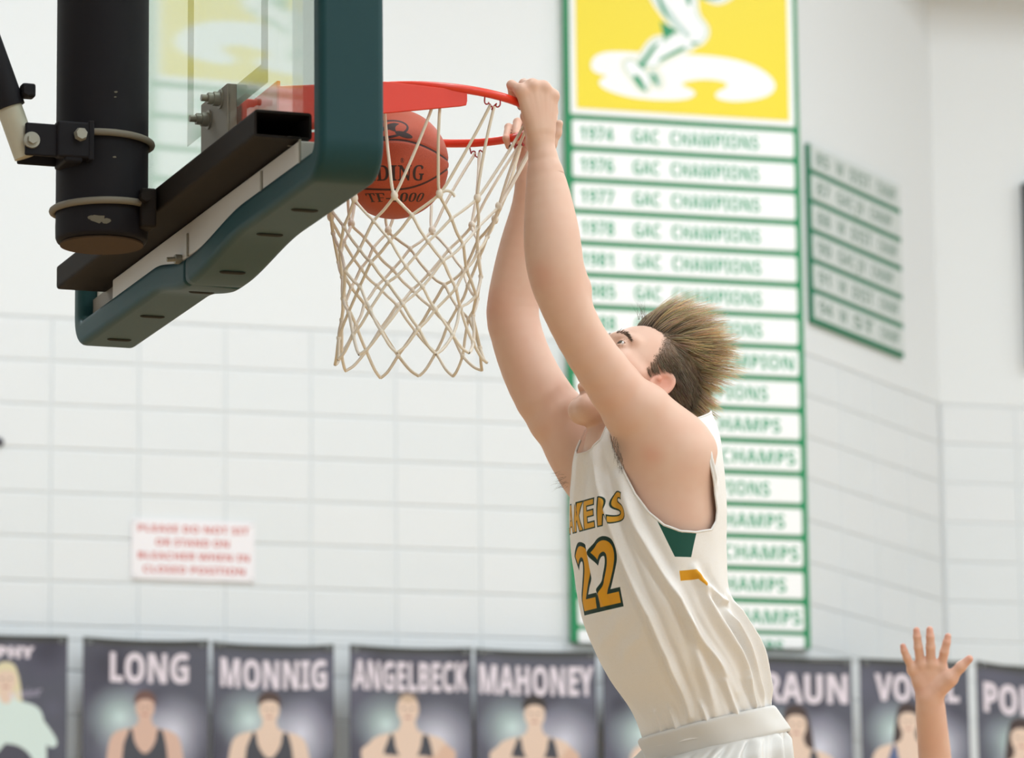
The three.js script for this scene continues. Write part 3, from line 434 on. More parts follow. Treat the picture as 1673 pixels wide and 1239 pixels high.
function netMesh(f, lo, hi, cell) {   // surface nets over the box lo..hi, normals from the field
  const n = [0, 1, 2].map((i) => Math.ceil((hi[i] - lo[i]) / cell) + 1), [nx, ny, nz] = n, F = new Float32Array(nx * ny * nz).fill(1), at = (i, j, k) => (k * ny + j) * nx + i, B = 8;
  for (let k = 0; k < nz; k += B) for (let j = 0; j < ny; j += B) for (let i = 0; i < nx; i += B) {
    const v = f(lo[0] + (i + B / 2) * cell, lo[1] + (j + B / 2) * cell, lo[2] + (k + B / 2) * cell), skip = Math.abs(v) > cell * B * 1.35;
    for (let c = k; c < Math.min(k + B, nz); c++) for (let b = j; b < Math.min(j + B, ny); b++) for (let a = i; a < Math.min(i + B, nx); a++) F[at(a, b, c)] = skip ? v : f(lo[0] + a * cell, lo[1] + b * cell, lo[2] + c * cell);
  }
  const id = new Int32Array(nx * ny * nz).fill(-1), P = [], I = [];
  for (let k = 0; k < nz - 1; k++) for (let j = 0; j < ny - 1; j++) for (let i = 0; i < nx - 1; i++) {
    let sx = 0, sy = 0, sz = 0, c = 0;
    for (let e = 0; e < 12; e++) {
      const ax = e >> 2, u = e & 1, w = (e >> 1) & 1, p = ax === 0 ? [0, u, w] : ax === 1 ? [u, 0, w] : [u, w, 0], q = [p[0] + (ax === 0), p[1] + (ax === 1), p[2] + (ax === 2)];
      const a = F[at(i + p[0], j + p[1], k + p[2])], b = F[at(i + q[0], j + q[1], k + q[2])];
      if ((a < 0) !== (b < 0)) { const t = a / (a - b); sx += p[0] + (ax === 0) * t; sy += p[1] + (ax === 1) * t; sz += p[2] + (ax === 2) * t; c++; }
    }
    if (c) { id[at(i, j, k)] = P.length / 3; P.push(lo[0] + (i + sx / c) * cell, lo[1] + (j + sy / c) * cell, lo[2] + (k + sz / c) * cell); }
  }
  for (let k = 1; k < nz - 1; k++) for (let j = 1; j < ny - 1; j++) for (let i = 1; i < nx - 1; i++) {
    const s = F[at(i, j, k)] < 0;
    for (let ax = 0; ax < 3; ax++) {
      if (s === (F[at(i + (ax === 0), j + (ax === 1), k + (ax === 2))] < 0)) continue;
      const q = ax === 0 ? [id[at(i, j - 1, k - 1)], id[at(i, j, k - 1)], id[at(i, j, k)], id[at(i, j - 1, k)]] : ax === 1 ? [id[at(i - 1, j, k - 1)], id[at(i - 1, j, k)], id[at(i, j, k)], id[at(i, j, k - 1)]] : [id[at(i - 1, j - 1, k)], id[at(i, j - 1, k)], id[at(i, j, k)], id[at(i - 1, j, k)]];
      if (q.includes(-1)) continue;
      s ? I.push(q[0], q[1], q[2], q[0], q[2], q[3]) : I.push(q[0], q[2], q[1], q[0], q[3], q[2]);
    }
  }
  const N = new Float32Array(P.length), h = Math.max(0.0012, cell * 0.6);
  for (let i = 0; i < P.length; i += 3) {
    const x = P[i], y = P[i + 1], z = P[i + 2], gx = f(x + h, y, z) - f(x - h, y, z), gy = f(x, y + h, z) - f(x, y - h, z), gz = f(x, y, z + h) - f(x, y, z - h), l = Math.hypot(gx, gy, gz) || 1;
    N[i] = gx / l; N[i + 1] = gy / l; N[i + 2] = gz / l;
  }
  const g = new THREE.BufferGeometry(); g.setAttribute('position', new THREE.Float32BufferAttribute(P, 3)); g.setAttribute('normal', new THREE.BufferAttribute(N, 3)); g.setIndex(I); return g;
}
function tint(g, color) {   // vertex colours from a function of the point
  const p = g.attributes.position, c = new Float32Array(p.count * 3); for (let i = 0; i < p.count; i++) { const q = color(p.getX(i), p.getY(i), p.getZ(i)); c[i * 3] = q[0]; c[i * 3 + 1] = q[1]; c[i * 3 + 2] = q[2]; }
  g.setAttribute('color', new THREE.BufferAttribute(c, 3)); return g;
}
function joinIndexed(list) { return mergeGeometries(list, false); }
const vec = { add: (a, b, k = 1) => [a[0] + b[0] * k, a[1] + b[1] * k, a[2] + b[2] * k], mix: (a, b, t) => [a[0] + (b[0] - a[0]) * t, a[1] + (b[1] - a[1]) * t, a[2] + (b[2] - a[2]) * t], dist: (a, b) => Math.hypot(a[0] - b[0], a[1] - b[1], a[2] - b[2]) };
const skinMaterial = new THREE.MeshPhysicalMaterial({ color: 0xffffff, vertexColors: true, roughness: 0.52, specularIntensity: 0.7, sheen: 0.25, sheenRoughness: 0.5, sheenColor: new THREE.Color(1, 0.75, 0.65) });
function skinTone(base, warm, spots) {   // spots: [centre, radius, strength] of ruddier skin
  return (x, y, z) => {
    let w = 0.18 * (noise3(x * 22, y * 22, z * 22) - 0.5) + 0.12 * (noise3(x * 70, y * 70, z * 70) - 0.5);
    for (const [c, r, s] of spots) { const d = Math.hypot(x - c[0], y - c[1], z - c[2]) / r; if (d < 2) w += s * Math.exp(-d * d * 1.5); }
    w = Math.max(-0.2, Math.min(1, w)); return [base[0] + (warm[0] - base[0]) * w, base[1] + (warm[1] - base[1]) * w, base[2] + (warm[2] - base[2]) * w];
  };
}
// a hand: palm and five separate fingers, each a bent chain of three bones; j = { wrist, mcp: [index..pinky], pip, dip, tip, thumb: [base, mid, joint, tip] }
function handField(j, s = 1) {
  const palm = j.mcp.map((m, i) => limb(vec.mix(j.wrist, m, 0.12), vec.mix(j.wrist, m, 0.97), 0.0185 * s, (i === 3 ? 0.0108 : 0.0122) * s));
  for (let i = 0; i < 3; i++) palm.push(limb(vec.mix(vec.mix(j.wrist, j.mcp[i], 0.45), vec.mix(j.wrist, j.mcp[i + 1], 0.45), 0.5), vec.mix(j.mcp[i], j.mcp[i + 1], 0.5), 0.015 * s, 0.0095 * s));
  const knuckle = j.mcp.map((m) => limb(m, m, 0.0118 * s, 0.0118 * s)), fingers = j.mcp.map((m, i) => chain([m, j.pip[i], j.dip[i], j.tip[i]], [[0.0112, 0.0101, 0.0088, 0.0074], [0.0114, 0.0104, 0.009, 0.0076], [0.011, 0.0099, 0.0087, 0.0073], [0.0097, 0.0086, 0.0076, 0.0064]][i].map((r) => r * s), 0.004));
  const body = blend([...palm, ...knuckle], 0.012), thumb = chain(j.thumb, [0.019, 0.0142, 0.0112, 0.0086].map((r) => r * s), 0.008);
  return (x, y, z) => { let d = smin(body(x, y, z), thumb(x, y, z), 0.014), fz = 1; for (const f of fingers) fz = Math.min(fz, f(x, y, z)); return smin(d, fz, 0.007); };
}
function nailShape(tip, dip, out, s = 1) {   // small curved plate on the back of a finger's last bone
  const d = V(tip).sub(V(dip)).normalize(), o = V(out).addScaledVector(d, -V(out).dot(d)).normalize(), w = d.clone().cross(o), g = new THREE.SphereGeometry(1, 12, 8, 0, Math.PI * 2, 0, 0.75);
  g.scale(0.0078 * s, 0.0032 * s, 0.0088 * s); g.applyMatrix4(new THREE.Matrix4().makeBasis(w, o, d)); g.translate(tip[0] + o.x * 0.005 * s, tip[1] + o.y * 0.005 * s, tip[2] + o.z * 0.005 * s); return g;
}

// ---------------------------------------------------------------- the dunking player (in the hoop's axes: facing -x, left side to the camera)
const player = hoopThing('person', 'young man in a white number 22 basketball kit hanging from the rim with both hands', 'person', [1.05, 0.62, 0]);
const TRUNK = { o: [1.0508, 1.7539, 0.0000], s: [-0.22153, 0.97437, 0.03906], f: [-0.95957, -0.22495, 0.16920], l: [0.17365, 0, 0.98481] };
function table(rows) {   // smooth interpolation of a loft table, sampled every millimetre
  const x = rows.map((r) => r[0]), m = (c, i) => { const a = Math.max(0, i - 1), b = Math.min(rows.length - 1, i + 1); return (rows[b][c] - rows[a][c]) / (x[b] - x[a]); }, h0 = x[0], n = Math.round((x[x.length - 1] - h0) * 1000) + 1, L = [1, 2, 3, 4].map(() => new Float32Array(n));
  for (let k = 0; k < n; k++) {
    const h = h0 + k / 1000; let i = 0; while (i < x.length - 2 && h > x[i + 1]) i++;
    const d = x[i + 1] - x[i], t = (h - x[i]) / d, a = 2 * t ** 3 - 3 * t * t + 1, b = t ** 3 - 2 * t * t + t, e = -2 * t ** 3 + 3 * t * t, f = t ** 3 - t * t;
    for (let c = 1; c <= 4; c++) L[c - 1][k] = a * rows[i][c] + b * d * m(c, i) + e * rows[i + 1][c] + f * d * m(c, i + 1);
  }
  return (c, h) => { const u = Math.min(n - 1.001, Math.max(0, (h - h0) * 1000)), k = Math.floor(u); return L[c][k] + (L[c][k + 1] - L[c][k]) * (u - k); };
}
// h up the spine from the waist, centre shift to the front, front and back half-depth, half-breadth
const trunk = table([[-0.03, 0, 0.143, 0.121, 0.162], [0, 0, 0.136, 0.116, 0.163], [0.064, 0.01, 0.135, 0.131, 0.173], [0.143, 0.022, 0.16, 0.14, 0.19], [0.264, 0.062, 0.146, 0.117, 0.204], [0.36, 0.058, 0.148, 0.125, 0.209], [0.463, 0.04, 0.155, 0.133, 0.215], [0.563, 0.012, 0.161, 0.12, 0.209], [0.634, -0.008, 0.153, 0.117, 0.177], [0.69, -0.02, 0.126, 0.107, 0.138], [0.74, -0.03, 0.09, 0.092, 0.104]]);
const EXP = 2 / 2.25, spow = (v) => Math.sign(v) * Math.abs(v) ** EXP;
function onLoft(T, frame, deg, h, out = 0) {
  const a = deg * Math.PI / 180, c = Math.cos(a), s = Math.sin(a), F = T(0, h) + (c > 0 ? T(1, h) : T(2, h)) * spow(c) + out * c, B = T(3, h) * spow(s) + out * s, { o, s: S, f, l } = frame;
  return [o[0] + S[0] * h + f[0] * F + l[0] * B, o[1] + S[1] * h + f[1] * F + l[1] * B, o[2] + S[2] * h + f[2] * F + l[2] * B];
}
function trunkSkin(x, y, z) {
  const { o, s, f, l } = TRUNK, qx = x - o[0], qy = y - o[1], qz = z - o[2], h = qx * s[0] + qy * s[1] + qz * s[2], hc = Math.max(-0.03, Math.min(0.62, h)), F = qx * f[0] + qy * f[1] + qz * f[2] - trunk(0, hc), B = qx * l[0] + qy * l[1] + qz * l[2];
  const a = (F > 0 ? trunk(1, hc) : trunk(2, hc)) - 0.016, b = trunk(3, hc) - 0.017, r = Math.sqrt((F / a) ** 2 + (B / b) ** 2) + 1e-6, d = Math.hypot(F, B) * (1 - 1 / r);
  return smax(Math.max(d, -0.2), h - 0.665, 0.08);
}
// joints
const LEFT = { shoulder: [0.9002, 2.3116, 0.1500], mid: [0.7700, 2.4513, 0.1850], upper: [0.6825, 2.5575, 0.2050], elbow: [0.6353, 2.6514, 0.2150], top: [0.6213, 2.7116, 0.2170], fore: [0.6159, 2.7785, 0.2150], low: [0.6111, 2.8602, 0.2080], wrist: [0.6044, 2.9338, 0.2020] };
const RIGHT = { shoulder: [0.8489, 2.3547, -0.1650], mid: [0.7442, 2.4969, -0.1900], upper: [0.6984, 2.5970, -0.2000], elbow: [0.6795, 2.6898, -0.2050], top: [0.6912, 2.7691, -0.1950], fore: [0.7039, 2.8449, -0.1800], low: [0.7102, 2.9223, -0.1550], wrist: [0.7007, 2.9940, -0.1350] };
const leftHand = {
  wrist: LEFT.wrist, mcp: [[0.5469, 3.0805, 0.2260], [0.5701, 3.0940, 0.2280], [0.5982, 3.0930, 0.2240], [0.6234, 3.0779, 0.2160]],
  pip: [[0.5331, 3.0971, 0.2030], [0.5674, 3.1066, 0.1860], [0.6012, 3.1034, 0.1820], [0.6397, 3.0792, 0.1760]], dip: [[0.5455, 3.0815, 0.1760], [0.5752, 3.0812, 0.1640], [0.6019, 3.0760, 0.1600], [0.6461, 3.0544, 0.1620]],
  tip: [[0.5649, 3.0586, 0.1760], [0.5875, 3.0568, 0.1680], [0.6071, 3.0474, 0.1680], [0.6421, 3.0341, 0.1720]], thumb: [[0.5897, 2.9746, 0.1900], [0.5862, 3.0163, 0.1780], [0.5767, 3.0383, 0.1740], [0.5851, 3.0506, 0.1820]],
};
const rightHand = {
  wrist: RIGHT.wrist, mcp: [[0.7336, 3.0949, -0.1500], [0.7126, 3.1004, -0.1560], [0.6892, 3.0931, -0.1560], [0.6680, 3.0761, -0.1500]],
  pip: [[0.7167, 3.0961, -0.1120], [0.6877, 3.1024, -0.1120], [0.6616, 3.0976, -0.1120], [0.6398, 3.0849, -0.1120]], dip: [[0.7066, 3.0614, -0.0860], [0.6742, 3.0642, -0.0840], [0.6467, 3.0622, -0.0840], [0.6243, 3.0527, -0.0860]],
  tip: [[0.7130, 3.0391, -0.0960], [0.6804, 3.0391, -0.0940], [0.6559, 3.0401, -0.0940], [0.6335, 3.0362, -0.0960]], thumb: [[0.7187, 3.0226, -0.1200], [0.7364, 3.0519, -0.1080], [0.7483, 3.0775, -0.1000], [0.7528, 3.0969, -0.0920]],
};
// head frame: forward, up, left
const HEAD = { f: [-0.776, 0.616, 0.137], u: [0.606, 0.788, -0.107], l: [0.174, 0, 0.985], k: 1.17 };
HEAD.o = vec.add(vec.add(vec.add([0.8320, 2.5757, 0.0520], HEAD.f, -0.083 * HEAD.k), HEAD.u, -0.028 * HEAD.k), HEAD.l, -0.032 * HEAD.k);
const headPoint = (x, y, z) => [0, 1, 2].map((i) => HEAD.o[i] + HEAD.k * (HEAD.f[i] * x + HEAD.u[i] * y + HEAD.l[i] * z));
function headLocal(x, y, z) { const a = (x - HEAD.o[0]) / HEAD.k, b = (y - HEAD.o[1]) / HEAD.k, c = (z - HEAD.o[2]) / HEAD.k; return [a * HEAD.f[0] + b * HEAD.f[1] + c * HEAD.f[2], a * HEAD.u[0] + b * HEAD.u[1] + c * HEAD.u[2], a * HEAD.l[0] + b * HEAD.l[1] + c * HEAD.l[2]]; }
const ball3 = (cx, cy, cz, a, b, c) => (x, y, z) => { const X = (x - cx) / a, Y = (y - cy) / b, Z = (z - cz) / c, r = Math.sqrt(X * X + Y * Y + Z * Z) + 1e-9; return Math.hypot(x - cx, y - cy, z - cz) * (1 - 1 / r); };
const headParts = {
  skull: ball3(-0.012, 0.046, 0, 0.099, 0.083, 0.074), face: ball3(0.034, -0.008, 0, 0.057, 0.082, 0.060), jaw: limb([-0.008, -0.05, 0.048], [0.050, -0.104, 0.012], 0.018, 0.021), mandible: limb([0.028, -0.066, 0], [0.040, -0.092, 0], 0.036, 0.022), chin: limb([0.056, -0.110, -0.01], [0.056, -0.110, 0.01], 0.0165, 0.0165),
  cheek: limb([0.060, -0.004, 0.044], [0.030, -0.008, 0.060], 0.018, 0.012), brow: limb([0.084, 0.047, 0.006], [0.066, 0.046, 0.046], 0.012, 0.011), nose: limb([0.094, 0.026, 0], [0.113, -0.018, 0], 0.0065, 0.0115), wing: limb([0.100, -0.022, 0.010], [0.092, -0.022, 0.013], 0.007, 0.006),
  upperLip: limb([0.096, -0.048, 0], [0.083, -0.052, 0.022], 0.0065, 0.004), lowerLip: limb([0.084, -0.075, 0], [0.073, -0.071, 0.02], 0.0075, 0.004), mouth: ball3(0.092, -0.0615, 0, 0.020, 0.0075, 0.021), socket: ball3(0.096, 0.028, 0.033, 0.017, 0.0125, 0.018),
};
const EYE = [0.0745, 0.0275, 0.033];
function earField(x, y, z) {   // |z| side, tilted shell with a hollow
  const X = x + 0.015, Y = y - 0.003, Z = z - 0.077, c = Math.cos(0.25), s = Math.sin(0.25), u = X * c + Y * s, v = -X * s + Y * c, w = Z + 0.35 * u;
  const outer = Math.hypot(u / 0.0185, (v - 0.001) / 0.031) - 1, rim = Math.abs(outer + 0.16) * 0.018, plate = Math.max(outer * 0.018, Math.abs(w + 0.002) - 0.003), ridge = Math.hypot(rim, w) - 0.0042;
  return smin(smin(plate, ridge, 0.004), Math.hypot(u - 0.012, v - 0.004, w) - 0.0062, 0.004);
}
function headShape(x, y, z) {   // local, mirrored in z
  const Z = Math.abs(z), p = headParts;
  let d = smin(p.skull(x, y, z), p.face(x, y, z), 0.03); d = smin(d, p.jaw(x, y, Z), 0.024); d = smin(d, p.chin(x, y, z), 0.024); d = smin(d, p.mandible(x, y, z), 0.03); d = smin(d, p.cheek(x, y, Z), 0.02); d = smin(d, p.brow(x, y, Z), 0.012);
  d = smax(d, -p.socket(x, y, Z), 0.008);
  d = smin(d, p.nose(x, y, z), 0.012); d = smin(d, p.wing(x, y, Z), 0.006); d = smin(smin(d, p.upperLip(x, y, Z), 0.008), p.lowerLip(x, y, Z), 0.008); d = smax(d, -p.mouth(x, y, z), 0.005);
  const ex = x - EYE[0], ey = y - EYE[1], ez = Z - EYE[2], er = Math.hypot(ex, ey, ez), a = Math.atan2(ey, Math.hypot(ex, ez)) ;   // eyelids: a shell round the eyeball, open between the lids
  const lid = smax(er - 0.0142, -(er - 0.0122), 0.001), open = Math.max(Math.abs(ey - 0.0012) - 0.0043 * Math.sqrt(Math.max(0, 1 - ((ez + 0.0) / 0.0125) ** 2)), -ex - 0.002);
  d = smin(d, Math.max(lid, -open), 0.003);
  return smin(d, earField(x, y, Z), 0.005);
}
const headCentre = headPoint(0, 0, 0), headField = (x, y, z) => { const q = headLocal(x, y, z), r = Math.hypot(q[0], q[1] - 0.01, q[2]); return r > 0.24 ? (r - 0.16) * HEAD.k : headShape(q[0], q[1], q[2]) * HEAD.k; };
const neckBase = [0.9013, 2.3422, 0.0120], neck = blend([limb(neckBase, headPoint(-0.042, -0.02, 0), 0.066, 0.060), limb([0.8367, 2.3226, 0.0300], headPoint(0.004, -0.066, 0), 0.038, 0.030), limb([0.8523, 2.3298, -0.0100], headPoint(0.004, -0.066, 0), 0.038, 0.030), limb([0.8151, 2.2735, 0.0100], headPoint(0.018, -0.088, 0), 0.040, 0.026), limb([0.8358, 2.3042, -0.0500], [0.8342, 2.3454, 0.0300], 0.042, 0.05)], 0.03);
function splineLimb(points, radii, n) {   // limbs strung along a smooth curve through the joints
  const c = new THREE.CatmullRomCurve3(points.map(V), false, 'centripetal'), m = points.length - 1, P = [], R = [];
  for (let i = 0; i <= n; i++) { const u = i / n * m, k = Math.min(m - 1, Math.floor(u)), t = u - k, r = (j) => radii[Math.max(0, Math.min(m, j))], a = r(k - 1), b = r(k), e = r(k + 1), f = r(k + 2); P.push(c.getPoint(i / n).toArray()); R.push(b + 0.5 * t * (e - a + t * (2 * a - 5 * b + 4 * e - f + t * (3 * (b - e) + f - a)))); }
  const parts = []; for (let i = 0; i < n; i++) parts.push(limb(P[i], P[i + 1], R[i], R[i + 1])); return blend(parts, 0.012);
}
const arm = (A, r) => splineLimb([A.shoulder, A.mid, A.upper, A.elbow, A.top, A.fore, A.low, A.wrist], r, 21);
const leftArm = smoothUnion([arm(LEFT, [0.074, 0.0575, 0.050, 0.0535, 0.0575, 0.0555, 0.045, 0.032]), limb([0.8454, 2.4045, 0.1850], [0.9368, 2.3149, 0.1650], 0.052, 0.062), limb([0.6813, 2.6602, 0.2120], [0.6710, 2.6733, 0.2100], 0.018, 0.018)], 0.035);
const rightArm = smoothUnion([arm(RIGHT, [0.074, 0.062, 0.056, 0.054, 0.055, 0.052, 0.042, 0.031]), limb([0.6552, 2.6837, -0.2100], [0.6556, 2.6584, -0.2080], 0.018, 0.018)], 0.03);
function smoothUnion(list, k) { return blend(list, k); }
const shoulders = blend([limb(LEFT.shoulder, [0.9292, 2.1835, 0.1500], 0.074, 0.052), limb(LEFT.shoulder, neckBase, 0.06, 0.05), limb(RIGHT.shoulder, neckBase, 0.062, 0.052), limb(RIGHT.shoulder, [0.8658, 2.2188, -0.1500], 0.068, 0.05), limb([0.8514, 2.3071, 0.1300], [0.8722, 2.1796, 0.1150], 0.026, 0.036), limb([0.9978, 2.3107, 0.0850], [0.9906, 2.1885, 0.0900], 0.038, 0.05)], 0.05);
function tendons(f, j, out, low) {   // raised cords on the back of the hand and the knob of the wrist
  const t = j.mcp.map((m, i) => limb(vec.add(vec.mix(j.wrist, j.mcp[1], -0.02 + 0.02 * i), out, 0.0165), vec.add(vec.mix(j.wrist, m, 0.94), out, 0.0068), 0.003, 0.0042)), bump = limb(vec.add(vec.mix(j.wrist, low, 0.25), [0.016, 0, 0.018]), vec.add(vec.mix(j.wrist, low, 0.32), [0.018, 0, 0.017]), 0.010, 0.009);
  return (x, y, z) => { let d = f(x, y, z); for (const q of t) d = smin(d, q(x, y, z), 0.006); return smin(d, bump(x, y, z), 0.012); };
}
const leftPalm = tendons(handField(leftHand, 1.04), leftHand, [0.06, 0.10, 0.99], LEFT.low), rightPalm = handField(rightHand, 1.0);
// legs, below the frame
const hip = (side) => vec.add(vec.add(TRUNK.o, TRUNK.s, -0.13), TRUNK.l, 0.09 * side), knees = [vec.add(hip(1), [-0.16, -0.40, 0.03]), vec.add(hip(-1), [-0.24, -0.36, -0.04])], ankles = [vec.add(knees[0], [0.22, -0.40, 0.01]), vec.add(knees[1], [0.26, -0.38, 0])];
const legs = blend([0, 1].flatMap((i) => [limb(hip(i ? -1 : 1), knees[i], 0.07, 0.06), limb(knees[i], vec.mix(knees[i], ankles[i], 0.35), 0.058, 0.058), limb(vec.mix(knees[i], ankles[i], 0.35), ankles[i], 0.058, 0.037), limb(ankles[i], vec.add(ankles[i], [-0.10, -0.07, 0]), 0.036, 0.036)]), 0.04);
const bodyField = (x, y, z) => {
  const T = smin(trunkSkin(x, y, z), shoulders(x, y, z), 0.05), nk = neck(x, y, z), core = smin(T, nk, 0.05);
  let d = smin(smin(core, leftArm(x, y, z), 0.045), rightArm(x, y, z), 0.045);
  d = Math.min(d, smin(nk, headField(x, y, z), 0.02));
  if (y < 1.9) d = smin(d, legs(x, y, z), 0.04);
  return d;
};
const withHand = (armF, hand) => (x, y, z) => smin(armF(x, y, z), hand(x, y, z), 0.016);
const boxAround = (pts, m) => [[0, 1, 2].map((i) => Math.min(...pts.map((p) => p[i])) - m), [0, 1, 2].map((i) => Math.max(...pts.map((p) => p[i])) + m)];
const armSplitL = vec.mix(LEFT.low, LEFT.wrist, 0.6), armSplitR = vec.mix(RIGHT.low, RIGHT.wrist, 0.6);
const handBox = (j) => boxAround([...j.mcp, ...j.pip, ...j.dip, ...j.tip, ...j.thumb, vec.mix(j.wrist, j.mcp[1], 0.2)], 0.022);
const [lh0, lh1] = handBox(leftHand), [rh0, rh1] = handBox(rightHand); lh0[1] = armSplitL[1]; rh0[1] = armSplitR[1];
lh0[0] -= 0.02; rh0[0] -= 0.02; lh1[0] += 0.03; rh1[0] += 0.03; lh0[2] -= 0.02; lh1[2] += 0.03; rh0[2] -= 0.03; rh1[2] += 0.02;
const [hd0, hd1] = boxAround([headPoint(0.13, 0, 0), headPoint(-0.13, 0.05, 0), headPoint(0, 0.14, 0), headPoint(0.03, -0.15, 0), headPoint(0, 0, 0.1), headPoint(0, 0, -0.1)], 0.01);
const inHead = (x, y, z) => { const q = headLocal(x, y, z); return Math.hypot(q[0], q[1] - 0.01, q[2]) < 0.165; };
const forearmL = leftArm, forearmR = rightArm;
const armsTop = Math.max(lh0[1], rh0[1]) + 0.006;
const pieces = [
  netMesh((x, y, z) => Math.min(bodyField(x, y, z), 9), [0.45, 2.05, -0.36], [1.34, Math.min(lh0[1], rh0[1]) + 0.004, 0.36], 0.0055),
  netMesh(withHand(forearmL, leftPalm), lh0, lh1, 0.0026), netMesh(withHand(forearmR, rightPalm), rh0, rh1, 0.0026),
  netMesh((x, y, z) => smin(neck(x, y, z), headField(x, y, z), 0.02), hd0, hd1, 0.0026),
  netMesh((x, y, z) => smin(bodyField(x, y, z), legs(x, y, z), 0.04), [0.6, 0.62, -0.4], [1.6, 2.06, 0.4], 0.014),
];
if (rh0[1] > lh0[1]) pieces.push(netMesh(forearmR, [rh0[0], lh0[1] - 0.004, rh0[2]], [rh1[0], rh0[1] + 0.004, rh1[2]], 0.0045)); else pieces.push(netMesh(forearmL, [lh0[0], rh0[1] - 0.004, lh0[2]], [lh1[0], lh0[1] + 0.004, lh1[2]], 0.0045));
const hairline = (q) => {   // > 0 inside the hair
  const [x, y, z] = q, Z = Math.abs(z), low = 0.008 + 0.028 * smooth(0.020, 0.006, x) - 0.036 * smooth(-0.022, -0.040, x) - 0.012 * smooth(-0.05, -0.09, x);
  return Math.min(0.026 + 0.030 * smooth(0.055, 0.015, Z) * smooth(0.06, 0.11, y) + 0.06 * (y - 0.05) - x, y - low);
};
const ruddy = [[LEFT.elbow, 0.05, 0.38], [[0.5688, 2.6703, 0.2600], 0.045, 0.35], [RIGHT.elbow, 0.055, 0.38], [[0.6315, 2.6970, -0.2000], 0.05, 0.3], [headPoint(-0.014, 0.012, 0.085), 0.042, 0.85], [headPoint(0.05, -0.01, 0.055), 0.035, 0.3], [[0.8329, 2.2994, 0.2300], 0.028, 0.45], [[0.7645, 2.4235, 0.2200], 0.05, 0.12], ...[...leftHand.mcp, ...leftHand.pip, ...rightHand.mcp, ...rightHand.pip].map((p) => [p, 0.017, 0.3]), ...[...rightHand.tip, ...rightHand.dip].map((p) => [p, 0.016, 0.5])];
const tone = skinTone([0.755, 0.505, 0.398], [0.69, 0.285, 0.20], ruddy), ROOT = [0.112, 0.073, 0.046];
const playerSkin = (x, y, z) => {
  const c = tone(x, y, z); let k = 0;
  if (inHead(x, y, z)) { const q = headLocal(x, y, z), inEar = Math.abs(q[2]) > 0.0735 && Math.hypot(q[0] + 0.015, q[1] - 0.003) < 0.036; if (!inEar) k = smooth(-0.001, 0.011, hairline(q) + 0.006 * (noise3(x * 420, y * 420, z * 420) - 0.4)) * 0.9; if (Math.hypot((q[0] - 0.075) / 1.2, q[1] + 0.0615, q[2]) < 0.012 && q[0] > 0.05) return [0.12, 0.03, 0.025]; }
  const pit = Math.hypot(x - ARMPIT[0], y - ARMPIT[1], z - ARMPIT[2]); k = Math.max(k, 0.45 * Math.exp(-((pit / 0.03) ** 2)));
  return [c[0] + (ROOT[0] - c[0]) * k, c[1] + (ROOT[1] - c[1]) * k, c[2] + (ROOT[2] - c[2]) * k];
};
const ARMPIT = [0.7816, 2.3232, 0.1500];
const bodyGeometry = joinIndexed(pieces.map((g) => tint(g, playerSkin)));
const body = on('body', bodyGeometry, skinMaterial, player);
const addTo = (o) => ({ base: player.base, add: (m) => o.add(m) });

// eyes, brows, nails
for (const s of [1, -1]) {
  const c = headPoint(EYE[0], EYE[1], EYE[2] * s), gaze = V(HEAD.f).multiplyScalar(0.93).addScaledVector(V(HEAD.u), 0.1).addScaledVector(V(HEAD.l), 0.22 * 0 + 0.1).normalize(), R = 0.0127 * HEAD.k;
  const e = on('eye', new THREE.SphereGeometry(R, 32, 24).translate(...c), new THREE.MeshPhysicalMaterial({ color: 0xc9c2bd, roughness: 0.15, clearcoat: 1, clearcoatRoughness: 0.05 }), player);
  const disc = (r, lift, col) => { const g = new THREE.SphereGeometry(R + lift, 24, 12, 0, Math.PI * 2, 0, r); g.applyQuaternion(new THREE.Quaternion().setFromUnitVectors(new THREE.Vector3(0, 1, 0), gaze)); g.translate(...c); return [g, new THREE.MeshPhysicalMaterial({ color: col, roughness: 0.2, clearcoat: 1 })]; };
  on('iris', ...disc(0.60, 0.0002, 0x4a4a42), addTo(e)); on('pupil', ...disc(0.27, 0.0004, 0x0c0a0a), addTo(e));
}
function strand(P, N, C, I, root, dir, bend, len, r0, c0, c1, rand) {
  const S = 6, p = V(root), d = dir.clone().normalize(), up = Math.abs(d.y) < 0.9 ? new THREE.Vector3(0, 1, 0) : new THREE.Vector3(1, 0, 0), base = P.length / 3;
  for (let i = 0; i <= S; i++) {
    const t = i / S, r = r0 * (1 - 0.85 * t), a = d.clone().cross(up).normalize(), b = d.clone().cross(a), k = Math.pow(t, 0.8);
    for (let j = 0; j < 3; j++) { const w = j / 3 * Math.PI * 2, n = a.clone().multiplyScalar(Math.cos(w)).addScaledVector(b, Math.sin(w)); P.push(p.x + n.x * r, p.y + n.y * r, p.z + n.z * r); N.push(n.x, n.y, n.z); C.push(c0[0] + (c1[0] - c0[0]) * k, c0[1] + (c1[1] - c0[1]) * k, c0[2] + (c1[2] - c0[2]) * k); }
    if (i < S) for (let j = 0; j < 3; j++) { const q = base + i * 3 + j, n = base + i * 3 + (j + 1) % 3; I.push(q, n, q + 3, n, n + 3, q + 3); }
    p.addScaledVector(d, len / S); d.addScaledVector(bend, 1 / S).normalize();
  }
}
const fromStrands = (P, N, C, I) => { const g = new THREE.BufferGeometry(); g.setAttribute('position', new THREE.Float32BufferAttribute(P, 3)); g.setAttribute('normal', new THREE.Float32BufferAttribute(N, 3)); g.setAttribute('color', new THREE.Float32BufferAttribute(C, 3)); g.setIndex(I); return g; };
